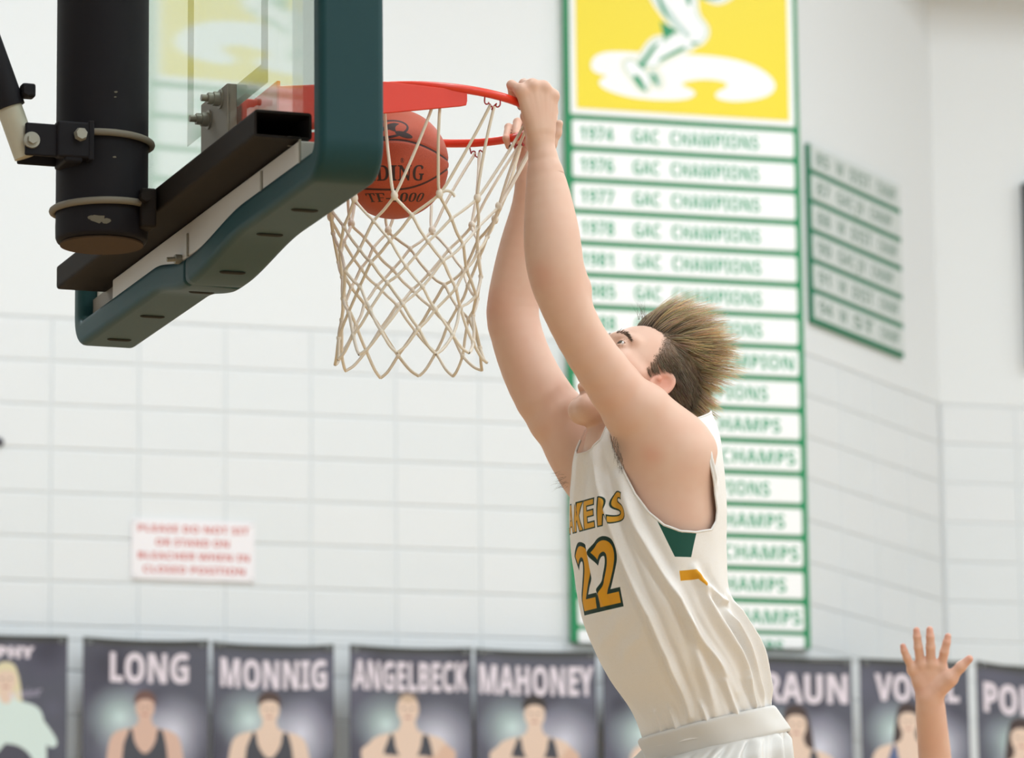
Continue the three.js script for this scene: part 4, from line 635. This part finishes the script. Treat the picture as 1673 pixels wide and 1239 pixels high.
const hairMaterial = new THREE.MeshPhysicalMaterial({ color: 0xffffff, vertexColors: true, roughness: 0.55, sheen: 0.3, sheenRoughness: 0.4, sheenColor: new THREE.Color(0.6, 0.5, 0.35) });
{
  const r = rng(2024), P = [], N = [], C = [], I = [], L2W = (x, y, z) => new THREE.Vector3(0, 0, 0).addScaledVector(V(HEAD.f), x).addScaledVector(V(HEAD.u), y).addScaledVector(V(HEAD.l), z), cx = [-0.012, 0.046, 0];
  const surface = (u) => { let lo = 0.03, hi = 0.14; for (let k = 0; k < 14; k++) { const m = (lo + hi) / 2; headShape(cx[0] + u[0] * m, cx[1] + u[1] * m, cx[2] + u[2] * m) < 0 ? (lo = m) : (hi = m); } return [cx[0] + u[0] * lo, cx[1] + u[1] * lo, cx[2] + u[2] * lo]; };
  const anyWay = () => { const w = r() * 2 - 1, a = r() * Math.PI * 2, q = Math.sqrt(1 - w * w); return [q * Math.cos(a), w, q * Math.sin(a)]; };
  const grows = (R) => hairline(R) + 0.010 * (noise3(R[0] * 160, R[1] * 160, R[2] * 160) - 0.45) > 0.001 && !(Math.abs(R[2]) > 0.07 && Math.hypot(R[0] + 0.015, R[1] - 0.003) < 0.033);
  const growth = (R) => {   // direction, bend and length of the hair rooted at R
    const n = [(R[0] - cx[0]) / 0.0098, (R[1] - cx[1]) / 0.0069, R[2] / 0.0055], nl = Math.hypot(...n); n.forEach((_, i) => (n[i] /= nl));
    const side = smooth(0.46, 0.74, Math.abs(n[2])) * smooth(0.120, 0.090, R[1]), low = smooth(0.045, 0.0, R[1]), top = smooth(0.085, 0.12, R[1]), front = smooth(-0.02, 0.05, R[0]) * (1 - side);
    const clump = noise3(R[0] * 60 + 5, R[1] * 60, R[2] * 60 + 9), len = (0.021 + 0.026 * (1 - side) * (1 - 0.1 * low) + (0.046 + 0.022 * front) * top * (1 - side)) * (0.7 + 0.6 * clump);
    const flow = [-0.75 + 0.25 * front, -0.08 + 1.05 * front + 0.42 * top - 0.25 * side - 0.2 * low, 0], nk = 0.17 + 0.55 * (1 - side) * (1 - 0.45 * low), tw = [noise3(R[0] * 38, R[1] * 38, 3) - 0.5, noise3(R[1] * 38, R[2] * 38, 13) - 0.5, noise3(R[2] * 38, R[0] * 38, 23) - 0.5];
    return { d: [0, 1, 2].map((i) => n[i] * nk + flow[i] * (0.7 + 0.3 * side) + tw[i] * 0.55), bend: [-0.55 * front - 0.3 + tw[1] * 1.2, -0.30 * (1 - low) + 0.35 * low + tw[2] * 0.8, tw[0] * 1.1], len, side };
  };
  const clumps = []; while (clumps.length < 620) { const R = surface(anyWay()); if (grows(R)) clumps.push({ R, ...growth(R), shade: 0.65 + 0.7 * r(), light: r() }); }
  let made = 0;
  for (let tries = 0; tries < 60000 && made < 10500; tries++) {
    const R = surface(anyWay()); if (!grows(R)) continue;
    let best = null, bd = 9; for (const c of clumps) { const d = (c.R[0] - R[0]) ** 2 + (c.R[1] - R[1]) ** 2 + (c.R[2] - R[2]) ** 2; if (d < bd) { bd = d; best = c; } }
    const own = growth(R), len = (own.len * 0.45 + best.len * 0.55) * (0.78 + 0.36 * r()), pull = 0.75 / Math.max(0.02, len), jitter = 0.16;
    const dir = L2W(...[0, 1, 2].map((i) => best.d[i] * 0.8 + own.d[i] * 0.2 + (r() - 0.5) * jitter)), bend = L2W(...[0, 1, 2].map((i) => best.bend[i] + (best.R[i] - R[i]) * pull * (1 - own.side * 0.6) + (r() - 0.5) * 0.25));
    const long = smooth(0.018, 0.048, len), dark = best.shade * (0.8 + 0.4 * r()), c0 = ROOT.map((v) => v * dark * (1.15 + 0.5 * own.side)), gold = long * (0.55 + 0.6 * best.light), c1 = [0.16 + 0.72 * gold, 0.12 + 0.55 * gold, 0.078 + 0.31 * gold].map((v) => v * (0.75 + 0.5 * r()));
    strand(P, N, C, I, headPoint(...R), dir, bend, len * HEAD.k, 0.0007 + 0.0004 * r(), c0, c1); made++;
  }
  for (let k = 0; k < 16; k++) { const z = 0.005 + r() * 0.05, R = [0.072, 0.108 - 0.2 * z, z]; strand(P, N, C, I, headPoint(...R), L2W(0.35 + r() * 0.5, 0.7, (r() - 0.5)), L2W(-0.6 + r() * 1.6, -0.3 + r(), (r() - 0.5) * 1.4), 0.03 + 0.025 * r(), 0.00045, ROOT, [0.07, 0.05, 0.035]); }
  on('hair', fromStrands(P, N, C, I), hairMaterial, player, 'tousled brown hair with blond tips, blown up and back');
  const p2 = [], n2 = [], c2 = [], i2 = [], b2 = [[], [], [], []];
  for (const s of [1, -1]) {
    const Pn = [[], [], [], []];
    for (let k = 0; k < 130; k++) { const t = r(), z = 0.014 + 0.038 * t, y = 0.045 + 0.011 * Math.sin(Math.PI * (0.25 + 0.75 * t)) - 0.006 * t + (r() - 0.5) * 0.0095 * (1 - 0.6 * t); let lo = 0.04, hi = 0.13; for (let m = 0; m < 14; m++) { const v = (lo + hi) / 2; headShape(v, y, z) < 0 ? (lo = v) : (hi = v); } strand(Pn[0], Pn[1], Pn[2], Pn[3], headPoint(lo, y, z * s), L2W(0.25 - 0.6 * t, 0.35 - 0.5 * t, (0.5 + 0.4 * t) * s), L2W(-0.2, 0, 0), 0.0095, 0.0005, [0.125, 0.086, 0.062], [0.19, 0.14, 0.10]); }
    on('eyebrow', fromStrands(...Pn), hairMaterial, player);
  }
  const A = [[], [], [], []]; for (let k = 0; k < 60; k++) { const q = [0.7928, 2.3074, -0.1600], o = [q[0] + (r() - 0.5) * 0.03, q[1] + (r() - 0.4) * 0.045, q[2] + (r() - 0.5) * 0.04]; strand(A[0], A[1], A[2], A[3], o, new THREE.Vector3(-0.6 - r(), (r() - 0.5) * 1.2, (r() - 0.5) * 0.8), new THREE.Vector3((r() - 0.5), -0.6, 0), 0.026, 0.0004, [0.10, 0.07, 0.05], [0.16, 0.12, 0.09]); }
  for (let k = 0; k < 120; k++) { const t = r(), q = vec.mix([0.7667, 2.3489, 0.1750], [0.7756, 2.2750, 0.2000], t), o = [q[0] + (r() - 0.5) * 0.014, q[1], q[2] + (r() - 0.5) * 0.01]; strand(A[0], A[1], A[2], A[3], o, new THREE.Vector3((r() - 0.5) * 0.6, -1, 0.5 * r()), new THREE.Vector3((r() - 0.5), -0.2, 0), 0.016, 0.0004, [0.10, 0.07, 0.05], [0.16, 0.12, 0.09]); }
  on('underarm_hair', fromStrands(...A), hairMaterial, player).userData.kind = 'stuff';
}
const nailSkin = new THREE.MeshPhysicalMaterial({ color: 0xe2b3a2, roughness: 0.3, clearcoat: 0.3 });
for (const [h, out] of [[leftHand, [-0.3, -0.3, -1]], [rightHand, [0, 0.3, 1]]]) h.tip.forEach((t, i) => on('nail', nailShape(t, h.dip[i], out), nailSkin, addTo(body)));

// jersey: a loft with folds, opened at neck and arms, in two layers of cloth
const FOLD_GAIN = 2.0, FOLDS = [   // ridges of tension in the cloth: points [degrees round the body, height], rise in metres, width in metres
  [[[3, 0.66], [10, 0.557], [18.3, 0.474], [25.8, 0.39], [39, 0.254], [40.5, 0.161], [37.2, 0.03]], 0.0085, 0.0085], [[[24.5, 0.561], [37.7, 0.449], [49.2, 0.376], [64.7, 0.277], [70.8, 0.176], [82.5, 0.06]], 0.0080, 0.0100],
  [[[81, 0.334], [86.5, 0.293], [91.5, 0.163], [104, 0.02]], 0.0075, 0.0090], [[[63, 0.33], [69.3, 0.247], [62, 0.124], [60, 0.03]], 0.0045, 0.0110], [[[102.8, 0.231], [103, 0.132], [110, 0.02]], 0.0085, 0.0085], [[[120, 0.26], [122, 0.14], [128, 0.02]], 0.0070, 0.0110],
  [[[-8, 0.655], [-10, 0.60], [-14, 0.52]], 0.0060, 0.0080], [[[95, 0.09], [98, 0.015]], 0.0060, 0.0060], [[[75, 0.10], [80, 0.0]], 0.0050, 0.0070], [[[50, 0.05], [52, 0.0]], 0.0035, 0.0060], [[[20, 0.06], [22, 0.0]], 0.0030, 0.0060], [[[5, 0.06], [6, 0.0]], 0.0030, 0.0070], [[[104, 0.50], [98, 0.56], [96, 0.64]], 0.0040, 0.0070],
  [[[-4, 0.46], [-2, 0.36], [4, 0.29]], 0.0030, 0.0060], [[[16, 0.275], [2, 0.235], [-14, 0.215]], 0.0010, 0.0130], [[[34, 0.25], [26, 0.215], [12, 0.20], [2, 0.17]], 0.0014, 0.0120], [[[88, 0.30], [99, 0.26], [108, 0.25]], 0.0060, 0.0080],
];
const DEG = 0.0031;
function foldRise(deg, h) {
  let s = 0.011 * smooth(0.57, 0.65, h) * smooth(60, 35, Math.abs(deg)) + 0.0022 * (noise3(deg * 0.05 + h * 9, h * 5, 1) - 0.5) + 0.0016 * (noise3(deg * 0.12 + h * 26, h * 9 + 4, 2) - 0.5);
  for (const [pts, rise, width] of FOLDS) {
    let best = 1e9, end = 0;
    for (let i = 0; i < pts.length - 1; i++) { const ax = pts[i][0] * DEG, ay = pts[i][1], dx = pts[i + 1][0] * DEG - ax, dy = pts[i + 1][1] - ay, t = Math.max(0, Math.min(1, ((deg * DEG - ax) * dx + (h - ay) * dy) / (dx * dx + dy * dy))), d = Math.hypot(deg * DEG - ax - dx * t, h - ay - dy * t); if (d < best) { best = d; end = (i + t) / (pts.length - 1); } }
    if (best < width * 4.5) { const u = best / width, taper = smooth(0, 0.15, end) * smooth(1.02, 0.85, end) * 0.7 + 0.3; s += rise * FOLD_GAIN * taper * (Math.exp(-u * u) - 0.35 * Math.exp(-(((u - 2.1) / 1.1) ** 2))); }
  }
  return s;
}
const HOLE_L = [[10, 0.76], [13.5, 0.70], [16, 0.665], [22.3, 0.622], [28.7, 0.572], [37.2, 0.517], [47.8, 0.472], [59, 0.439], [71.8, 0.419], [84.5, 0.410], [97.8, 0.409], [104, 0.425], [105.5, 0.447], [102.5, 0.493], [97, 0.547], [93, 0.602], [89, 0.650], [86, 0.70], [86, 0.76]];
const HOLE_R = [[-37, 0.76], [-36, 0.66], [-38, 0.615], [-45, 0.56], [-57, 0.50], [-70, 0.45], [-85, 0.418], [-98, 0.41], [-104, 0.44], [-100, 0.52], [-95, 0.60], [-92, 0.68], [-90, 0.76]];
const NECK_LINE = [[-32, 0.76], [-30, 0.665], [-27, 0.640], [-20, 0.634], [-6, 0.632], [4, 0.640], [8, 0.652], [11, 0.68], [12, 0.71], [10, 0.76]];
function signedTo(poly, deg, h) {   // distance to a polygon's outline in metres, negative inside
  let d = 1e9, inside = false; const x = deg * DEG;
  for (let i = 0, j = poly.length - 1; i < poly.length; j = i++) {
    const ax = poly[j][0] * DEG, ay = poly[j][1], bx = poly[i][0] * DEG, by = poly[i][1], t = Math.max(0, Math.min(1, ((x - ax) * (bx - ax) + (h - ay) * (by - ay)) / ((bx - ax) ** 2 + (by - ay) ** 2))); d = Math.min(d, Math.hypot(x - ax - (bx - ax) * t, h - ay - (by - ay) * t));
    if ((ay > h) !== (by > h) && x < (bx - ax) * (h - ay) / (by - ay) + ax) inside = !inside;
  }
  return inside ? -d : d;
}
function clothLoft(T, frame, h0, h1, nu, nv, rise, keep, thickness) {
  const P = [], K = [], U = [], n = nu + 1;
  for (let j = 0; j <= nv; j++) for (let i = 0; i <= nu; i++) { const deg = -180 + 360 * i / nu, h = h0 + (h1 - h0) * j / nv; P.push(onLoft(T, frame, deg, h, rise(deg, h))); K.push(keep ? keep(deg, h) : 1); U.push([i / nu, h / 0.74]); }
  const V0 = P.map((p, k) => [...p, ...U[k]]), N = [];
  for (let j = 0; j <= nv; j++) for (let i = 0; i <= nu; i++) { const a = P[j * n + (i === nu ? 1 : Math.min(i + 1, nu))], b = P[j * n + (i === 0 ? nu - 1 : i - 1)], c = P[Math.min(j + 1, nv) * n + i], d = P[Math.max(j - 1, 0) * n + i], v = V(a).sub(V(b)).cross(V(c).sub(V(d))).normalize(); N.push([v.x, v.y, v.z]); }
  const all = V0.map((v, k) => [...v, ...N[k], K[k]]), pos = [], uv = [], nor = [];
  const lerp = (a, b) => { const t = a[8] / (a[8] - b[8]); return a.map((v, k) => v + (b[k] - v) * t); };
  const put = (a, b, c) => { for (const v of [a, b, c]) { pos.push(v[0], v[1], v[2]); uv.push(v[3], v[4]); nor.push(v[5], v[6], v[7]); } };
  const tri = (a, b, c) => { const q = [a, b, c], out = []; for (let k = 0; k < 3; k++) { const s = q[k], e = q[(k + 1) % 3]; if (s[8] > 0) out.push(s); if ((s[8] > 0) !== (e[8] > 0)) out.push(lerp(s, e)); } for (let k = 1; k < out.length - 1; k++) put(out[0], out[k], out[k + 1]); };
  for (let j = 0; j < nv; j++) for (let i = 0; i < nu; i++) { const a = all[j * n + i], b = all[j * n + i + 1], c = all[(j + 1) * n + i], d = all[(j + 1) * n + i + 1]; tri(a, b, d); tri(a, d, c); }
  const m = pos.length / 9; for (let k = 0; k < m; k++) for (const o of [0, 2, 1]) { const q = k * 3 + o; pos.push(pos[q * 3] - nor[q * 3] * thickness, pos[q * 3 + 1] - nor[q * 3 + 1] * thickness, pos[q * 3 + 2] - nor[q * 3 + 2] * thickness); uv.push(uv[q * 2], uv[q * 2 + 1]); nor.push(-nor[q * 3], -nor[q * 3 + 1], -nor[q * 3 + 2]); }
  const g = new THREE.BufferGeometry(); g.setAttribute('position', new THREE.Float32BufferAttribute(pos, 3)); g.setAttribute('uv', new THREE.Float32BufferAttribute(uv, 2)); g.setAttribute('normal', new THREE.Float32BufferAttribute(nor, 3)); return g;
}
const kitPrint = canvasMap(2048, 1024, (c, w, h) => {
  const X = (deg) => (deg + 180) / 360 * w, Y = (v) => h - v / 0.74 * h, path = (pts) => { c.beginPath(); pts.forEach((q, i) => (i ? c.lineTo(X(q[0]), Y(q[1])) : c.moveTo(X(q[0]), Y(q[1])))); c.closePath(); };
  c.fillStyle = '#f2f1f0'; c.fillRect(0, 0, w, h);
  const r = rng(8); for (let i = 0; i < 60000; i++) { c.fillStyle = r() < 0.5 ? 'rgba(200,190,175,0.10)' : 'rgba(255,255,255,0.12)'; c.fillRect(r() * w, r() * h, 2, 2); }
  for (const m of [1, -1]) {
    c.fillStyle = '#0f4f44'; path([[50 * m, 0.475], [53.2 * m, 0.456], [66 * m, 0.368], [79.2 * m, 0.360], [84.8 * m, 0.409], [84 * m, 0.43]]); c.fill();
    c.fillStyle = '#e0a01f'; path([[68.6 * m, 0.3365], [82 * m, 0.3325], [88.4 * m, 0.300], [86.4 * m, 0.2935], [82 * m, 0.3115], [68.8 * m, 0.3155]]); c.fill();
  }
  const print = (text, d0, d1, v0, v1, edge, size) => {
    c.save(); c.font = `bold ${100}px sans-serif`; const tw = c.measureText(text).width, th = 73; c.translate(X(d0), Y(v0)); c.scale((X(d1) - X(d0)) / tw, (Y(v0) - Y(v1)) / th); c.lineJoin = 'miter'; c.miterLimit = 3;
    c.strokeStyle = '#12332d'; c.lineWidth = edge; c.strokeText(text, 0, 0); c.fillStyle = size; c.fillText(text, 0, 0); c.restore();
  };
  print('LAKERS', -47, 28.2, 0.470, 0.531, 7, '#e2a93a'); print('22', -24.6, 18.6, 0.297, 0.438, 9, '#e3a322');
});
const knit = grainMap(256, 61, 0.2, 0.9, 30); knit.repeat.set(18, 18);
const kitCloth = new THREE.MeshPhysicalMaterial({ map: kitPrint, roughness: 0.8, bumpMap: knit, bumpScale: 0.0004, sheen: 0.2, sheenRoughness: 0.6 }), whiteCloth = new THREE.MeshPhysicalMaterial({ color: 0xf2f1f0, roughness: 0.8, bumpMap: knit, bumpScale: 0.0004, sheen: 0.2, sheenRoughness: 0.6 });
const shortsCloth = new THREE.MeshPhysicalMaterial({ color: 0xe0dfdd, roughness: 0.8, bumpMap: knit, bumpScale: 0.0004, sheen: 0.2, sheenRoughness: 0.6 });
const jerseyKeep = (deg, h) => { const a = deg > 80 || deg < -84; let k = Math.min(signedTo(HOLE_L, deg, h), signedTo(HOLE_R, deg, h), signedTo(NECK_LINE, deg, h)); if (a) k = Math.min(k, 0.664 - 0.0003 * Math.abs(Math.abs(deg) - 135) - h); return k; };
const jersey = on('jersey', clothLoft(trunk, TRUNK, -0.02, 0.74, 420, 300, foldRise, jerseyKeep, 0.0022), kitCloth, player, 'white sleeveless jersey with gold lettering edged in dark green');
const hem = (pts, r = 0.0028) => { const q = []; for (let i = 0; i < pts.length - 1; i++) for (let k = 0; k < 4; k++) { const t = k / 4, d = pts[i][0] + (pts[i + 1][0] - pts[i][0]) * t, v = pts[i][1] + (pts[i + 1][1] - pts[i][1]) * t; q.push(onLoft(trunk, TRUNK, d, v, foldRise(d, v) - 0.001)); } return tube(q, r, 6, q.length * 2); };
for (const [name, line] of [['armhole_trim', HOLE_L.slice(1, -2)], ['armhole_trim', HOLE_R.slice(1, -1)], ['collar', NECK_LINE.slice(1, -1)], ['collar', [[89, 0.650], [110, 0.656], [135, 0.664], [160, 0.656], [179, 0.650]]]]) on(name, hem(line), whiteCloth, addTo(jersey));

// shorts and their waistband
const BAND = { ...TRUNK, l: [0.17365, 0.055, 0.98481] };
const shortsLoft = table([[-0.30, 0.04, 0.16, 0.13, 0.20], [-0.20, 0.045, 0.185, 0.148, 0.212], [-0.13, 0.045, 0.205, 0.158, 0.216], [-0.09, 0.03, 0.196, 0.156, 0.208], [-0.06, 0.0, 0.150, 0.140, 0.180], [-0.045, -0.006, 0.132, 0.132, 0.167], [0.0, 0, 0.130, 0.113, 0.156]]);
const pleats = (deg, h) => { const k = smooth(-0.050, -0.075, h) * smooth(-0.26, -0.16, h), puff = 0.085 * Math.exp(-(((deg + 54) / 17) ** 2)) * smooth(0.0, -0.06, h) * smooth(-0.22, -0.08, h); return puff * (1 + 0.25 * Math.sin(deg * 0.5 + h * 60)) + k * (0.010 * Math.sin(deg * 0.33 + 5 * noise3(deg * 0.03, h * 4, 3)) + 0.006 * Math.sin(deg * 0.61 + h * 20)) + 0.004 * (noise3(deg * 0.08, h * 14, 7) - 0.5); };
const legLoft = (i) => { const a = hip(i ? -1 : 1), b = vec.mix(a, knees[i], 0.95), d = V(b).sub(V(a)), L = d.length(), S = d.normalize().multiplyScalar(-1).toArray(), l = V(TRUNK.l), f = l.clone().cross(V(S)).normalize(), l2 = V(S).cross(f).normalize(); return clothLoft(table([[-L, 0, 0.130, 0.130, 0.135], [-L * 0.5, 0, 0.132, 0.130, 0.130], [-0.04, 0, 0.138, 0.13, 0.124], [0.02, 0, 0.12, 0.11, 0.10]]), { o: a, s: S, f: f.toArray(), l: l2.toArray() }, -L, 0.02, 96, 24, (deg, h) => 0.006 * Math.sin(deg * 0.2 + h * 6), null, 0.002); };
on('shorts', merge([clothLoft(shortsLoft, BAND, -0.24, -0.01, 300, 90, pleats, null, 0.0022), legLoft(0), legLoft(1)]), shortsCloth, player, 'white gathered basketball shorts');
const bandLoft = table([[-0.055, -0.010, 0.136, 0.138, 0.172], [-0.049, -0.010, 0.139, 0.142, 0.176], [-0.022, -0.004, 0.143, 0.134, 0.174], [0.002, 0.0, 0.1455, 0.127, 0.172], [0.007, 0.0, 0.141, 0.123, 0.168]]);
on('waistband', clothLoft(bandLoft, BAND, -0.055, 0.007, 240, 28, (deg, h) => 0.0012 * Math.sin(deg * 0.16 + h * 30) + 0.0015 * (noise3(deg * 0.06, h * 40, 9) - 0.5), null, 0.004), shortsCloth, player, 'white folded waistband');
{
  const sole = mat(0xe8e8e6, 0.7), upper = mat(0xf0f0ee, 0.6);
  for (let i = 0; i < 2; i++) { const A = ankles[i], f = blend([limb(vec.add(A, [0.03, -0.06, 0]), vec.add(A, [-0.08, -0.10, 0]), 0.048, 0.045), limb(vec.add(A, [-0.08, -0.10, 0]), vec.add(A, [-0.17, -0.14, 0]), 0.045, 0.038), limb(A, vec.add(A, [0.01, -0.05, 0]), 0.05, 0.05)], 0.03), [a, b] = boxAround([A, vec.add(A, [-0.2, -0.16, 0]), vec.add(A, [0.05, 0, 0])], 0.07); on('shoe', netMesh(f, a, b, 0.008), upper, player); }
}

function smoothPalm(f, j) { const heel = blend([limb(vec.mix(j.wrist, j.mcp[3], 0.15), vec.mix(j.wrist, j.mcp[3], 0.6), 0.021, 0.017), limb(vec.mix(j.wrist, j.thumb[0], 0.4), j.thumb[1], 0.021, 0.019)], 0.012); return (x, y, z) => smin(f(x, y, z), heel(x, y, z), 0.014); }
// ---------------------------------------------------------------- the defender: only a raised hand and forearm reach into the picture
{
  const base = [2.2808, 1.4872, -1.8487], hand = {
    wrist: [2.2145, 2.0260, -1.7105], mcp: [[2.2343, 2.1048, -1.6734], [2.2064, 2.1123, -1.6750], [2.1840, 2.1116, -1.6870], [2.1651, 2.1000, -1.7002]],
    pip: [[2.2347, 2.1402, -1.6505], [2.1983, 2.1524, -1.6537], [2.1698, 2.1533, -1.6672], [2.1447, 2.1278, -1.6849]], dip: [[2.2379, 2.1644, -1.6396], [2.1945, 2.1782, -1.6445], [2.1638, 2.1791, -1.6587], [2.1353, 2.1444, -1.6792]],
    tip: [[2.2402, 2.1799, -1.6359], [2.1922, 2.1968, -1.6415], [2.1615, 2.1962, -1.6560], [2.1317, 2.1568, -1.6778]], thumb: [[2.2276, 2.0489, -1.6863], [2.2513, 2.0733, -1.6586], [2.2735, 2.1013, -1.6360], [2.2920, 2.1207, -1.6215]],
  };
  const t = thing('person', 'second player reaching up behind, only an open right hand and bare forearm showing', 'person', [base[0], 0, base[2]]); t.base = [base[0], 0, base[2]];
  const low = [2.2289, 1.9721, -1.7380], mid = [2.2512, 1.8908, -1.7790], elbow = [2.2752, 1.7716, -1.8269], sh = [2.3557, 1.5212, -1.9790], palm = smoothPalm(handField(hand, 1.16), hand);
  const armF = splineLimb([sh, vec.mix(sh, elbow, 0.5), elbow, mid, low, hand.wrist], [0.066, 0.055, 0.046, 0.040, 0.0365, 0.0335], 16), neckP = [sh[0] - 0.2, sh[1] + 0.03, sh[2] + 0.05], headP = [neckP[0], neckP[1] + 0.16, neckP[2] + 0.02], hipP = [neckP[0] + 0.02, 0.98, neckP[2]];
  const foot = [[hipP[0] - 0.12, 0.07, hipP[2] + 0.1], [hipP[0] + 0.14, 0.07, hipP[2] - 0.05]], otherSh = [neckP[0] - 0.19, sh[1] - 0.06, neckP[2] - 0.02], otherEl = vec.add(otherSh, [-0.1, -0.28, 0.05]), otherHand = vec.add(otherEl, [-0.08, -0.1, 0.22]);
  const rest = blend([limb(vec.add(neckP, [0, -0.12, 0]), hipP, 0.14, 0.13), limb(sh, otherSh, 0.07, 0.07), limb(neckP, headP, 0.055, 0.06), (x, y, z) => ball3(headP[0], headP[1] + 0.02, headP[2], 0.078, 0.115, 0.095)(x, y, z), limb(otherSh, otherEl, 0.058, 0.044), limb(otherEl, otherHand, 0.044, 0.03), limb(otherHand, vec.add(otherHand, [-0.02, -0.03, 0.09]), 0.035, 0.025), ...foot.flatMap((f, i) => [limb(vec.add(hipP, [i ? 0.1 : -0.1, -0.05, 0]), vec.mix(hipP, f, 0.5), 0.09, 0.06), limb(vec.mix(hipP, f, 0.5), f, 0.06, 0.04), limb(f, vec.add(f, [-0.16, -0.02, 0.05]), 0.045, 0.04)])], 0.05);
  const [h0, h1] = boxAround([...hand.tip, ...hand.mcp, ...hand.thumb, hand.wrist], 0.025); h0[1] = vec.mix(hand.wrist, low, 0.5)[1]; h0[0] -= 0.02; h1[0] += 0.02; h0[2] -= 0.02; h1[2] += 0.02;
  const [a0, a1] = boxAround([low, elbow, sh], 0.09); a1[1] = h0[1] + 0.004;
  const pink = [...hand.tip.map((p) => [p, 0.017, 0.55]), ...hand.dip.map((p) => [p, 0.013, 0.25]), [hand.thumb[3], 0.018, 0.6], [vec.mix(hand.wrist, hand.mcp[3], 0.25), 0.022, 0.5], [vec.mix(hand.wrist, hand.mcp[1], 0.2), 0.022, 0.35], [hand.thumb[0], 0.02, 0.3], [vec.mix(low, mid, 0.5), 0.03, 0.2]];
  const tone2 = skinTone([0.75, 0.475, 0.37], [0.66, 0.225, 0.165], pink), lo = boxAround([headP, ...foot, otherHand, sh, otherEl], 0.25);
  const g = joinIndexed([netMesh((x, y, z) => smin(armF(x, y, z), palm(x, y, z), 0.016), h0, h1, 0.0028), netMesh(armF, [a0[0], 1.76, a0[2]], a1, 0.006), netMesh((x, y, z) => smin(rest(x, y, z), armF(x, y, z), 0.04), [lo[0][0], 0.0, lo[0][2]], [lo[1][0], 1.766, lo[1][2]], 0.018)].map((q) => tint(q, tone2)));
  const b = on('body', g, skinMaterial, t);
  const cloth = mat(0x1e2a55, 0.85), shirt = blend([limb(vec.add(neckP, [0, -0.12, 0]), hipP, 0.155, 0.15), limb(vec.mix(sh, neckP, 0.35), vec.mix(otherSh, neckP, 0.35), 0.075, 0.075)], 0.05), pants = blend([limb(hipP, vec.add(hipP, [0, -0.06, 0]), 0.16, 0.16), ...foot.map((f, i) => limb(vec.add(hipP, [i ? 0.1 : -0.1, -0.08, 0]), vec.mix(hipP, f, 0.42), 0.12, 0.11))], 0.05);
  on('jersey', netMesh(shirt, [lo[0][0], 0.8, lo[0][2]], [lo[1][0], neckP[1] - 0.03, lo[1][2]], 0.018), cloth, t); on('shorts', netMesh(pants, [lo[0][0], 0.5, lo[0][2]], [lo[1][0], 1.0, lo[1][2]], 0.018), cloth, t);
  on('hair', netMesh((x, y, z) => Math.max(ball3(headP[0], headP[1] + 0.03, headP[2], 0.086, 0.12, 0.103)(x, y, z), -(y - headP[1] + 0.005) - 0.5 * (x - headP[0])), [headP[0] - 0.15, headP[1] - 0.15, headP[2] - 0.15], [headP[0] + 0.15, headP[1] + 0.2, headP[2] + 0.15], 0.012), mat(0x2a1d16, 0.8), t);
}

renderer.render(scene, camera);
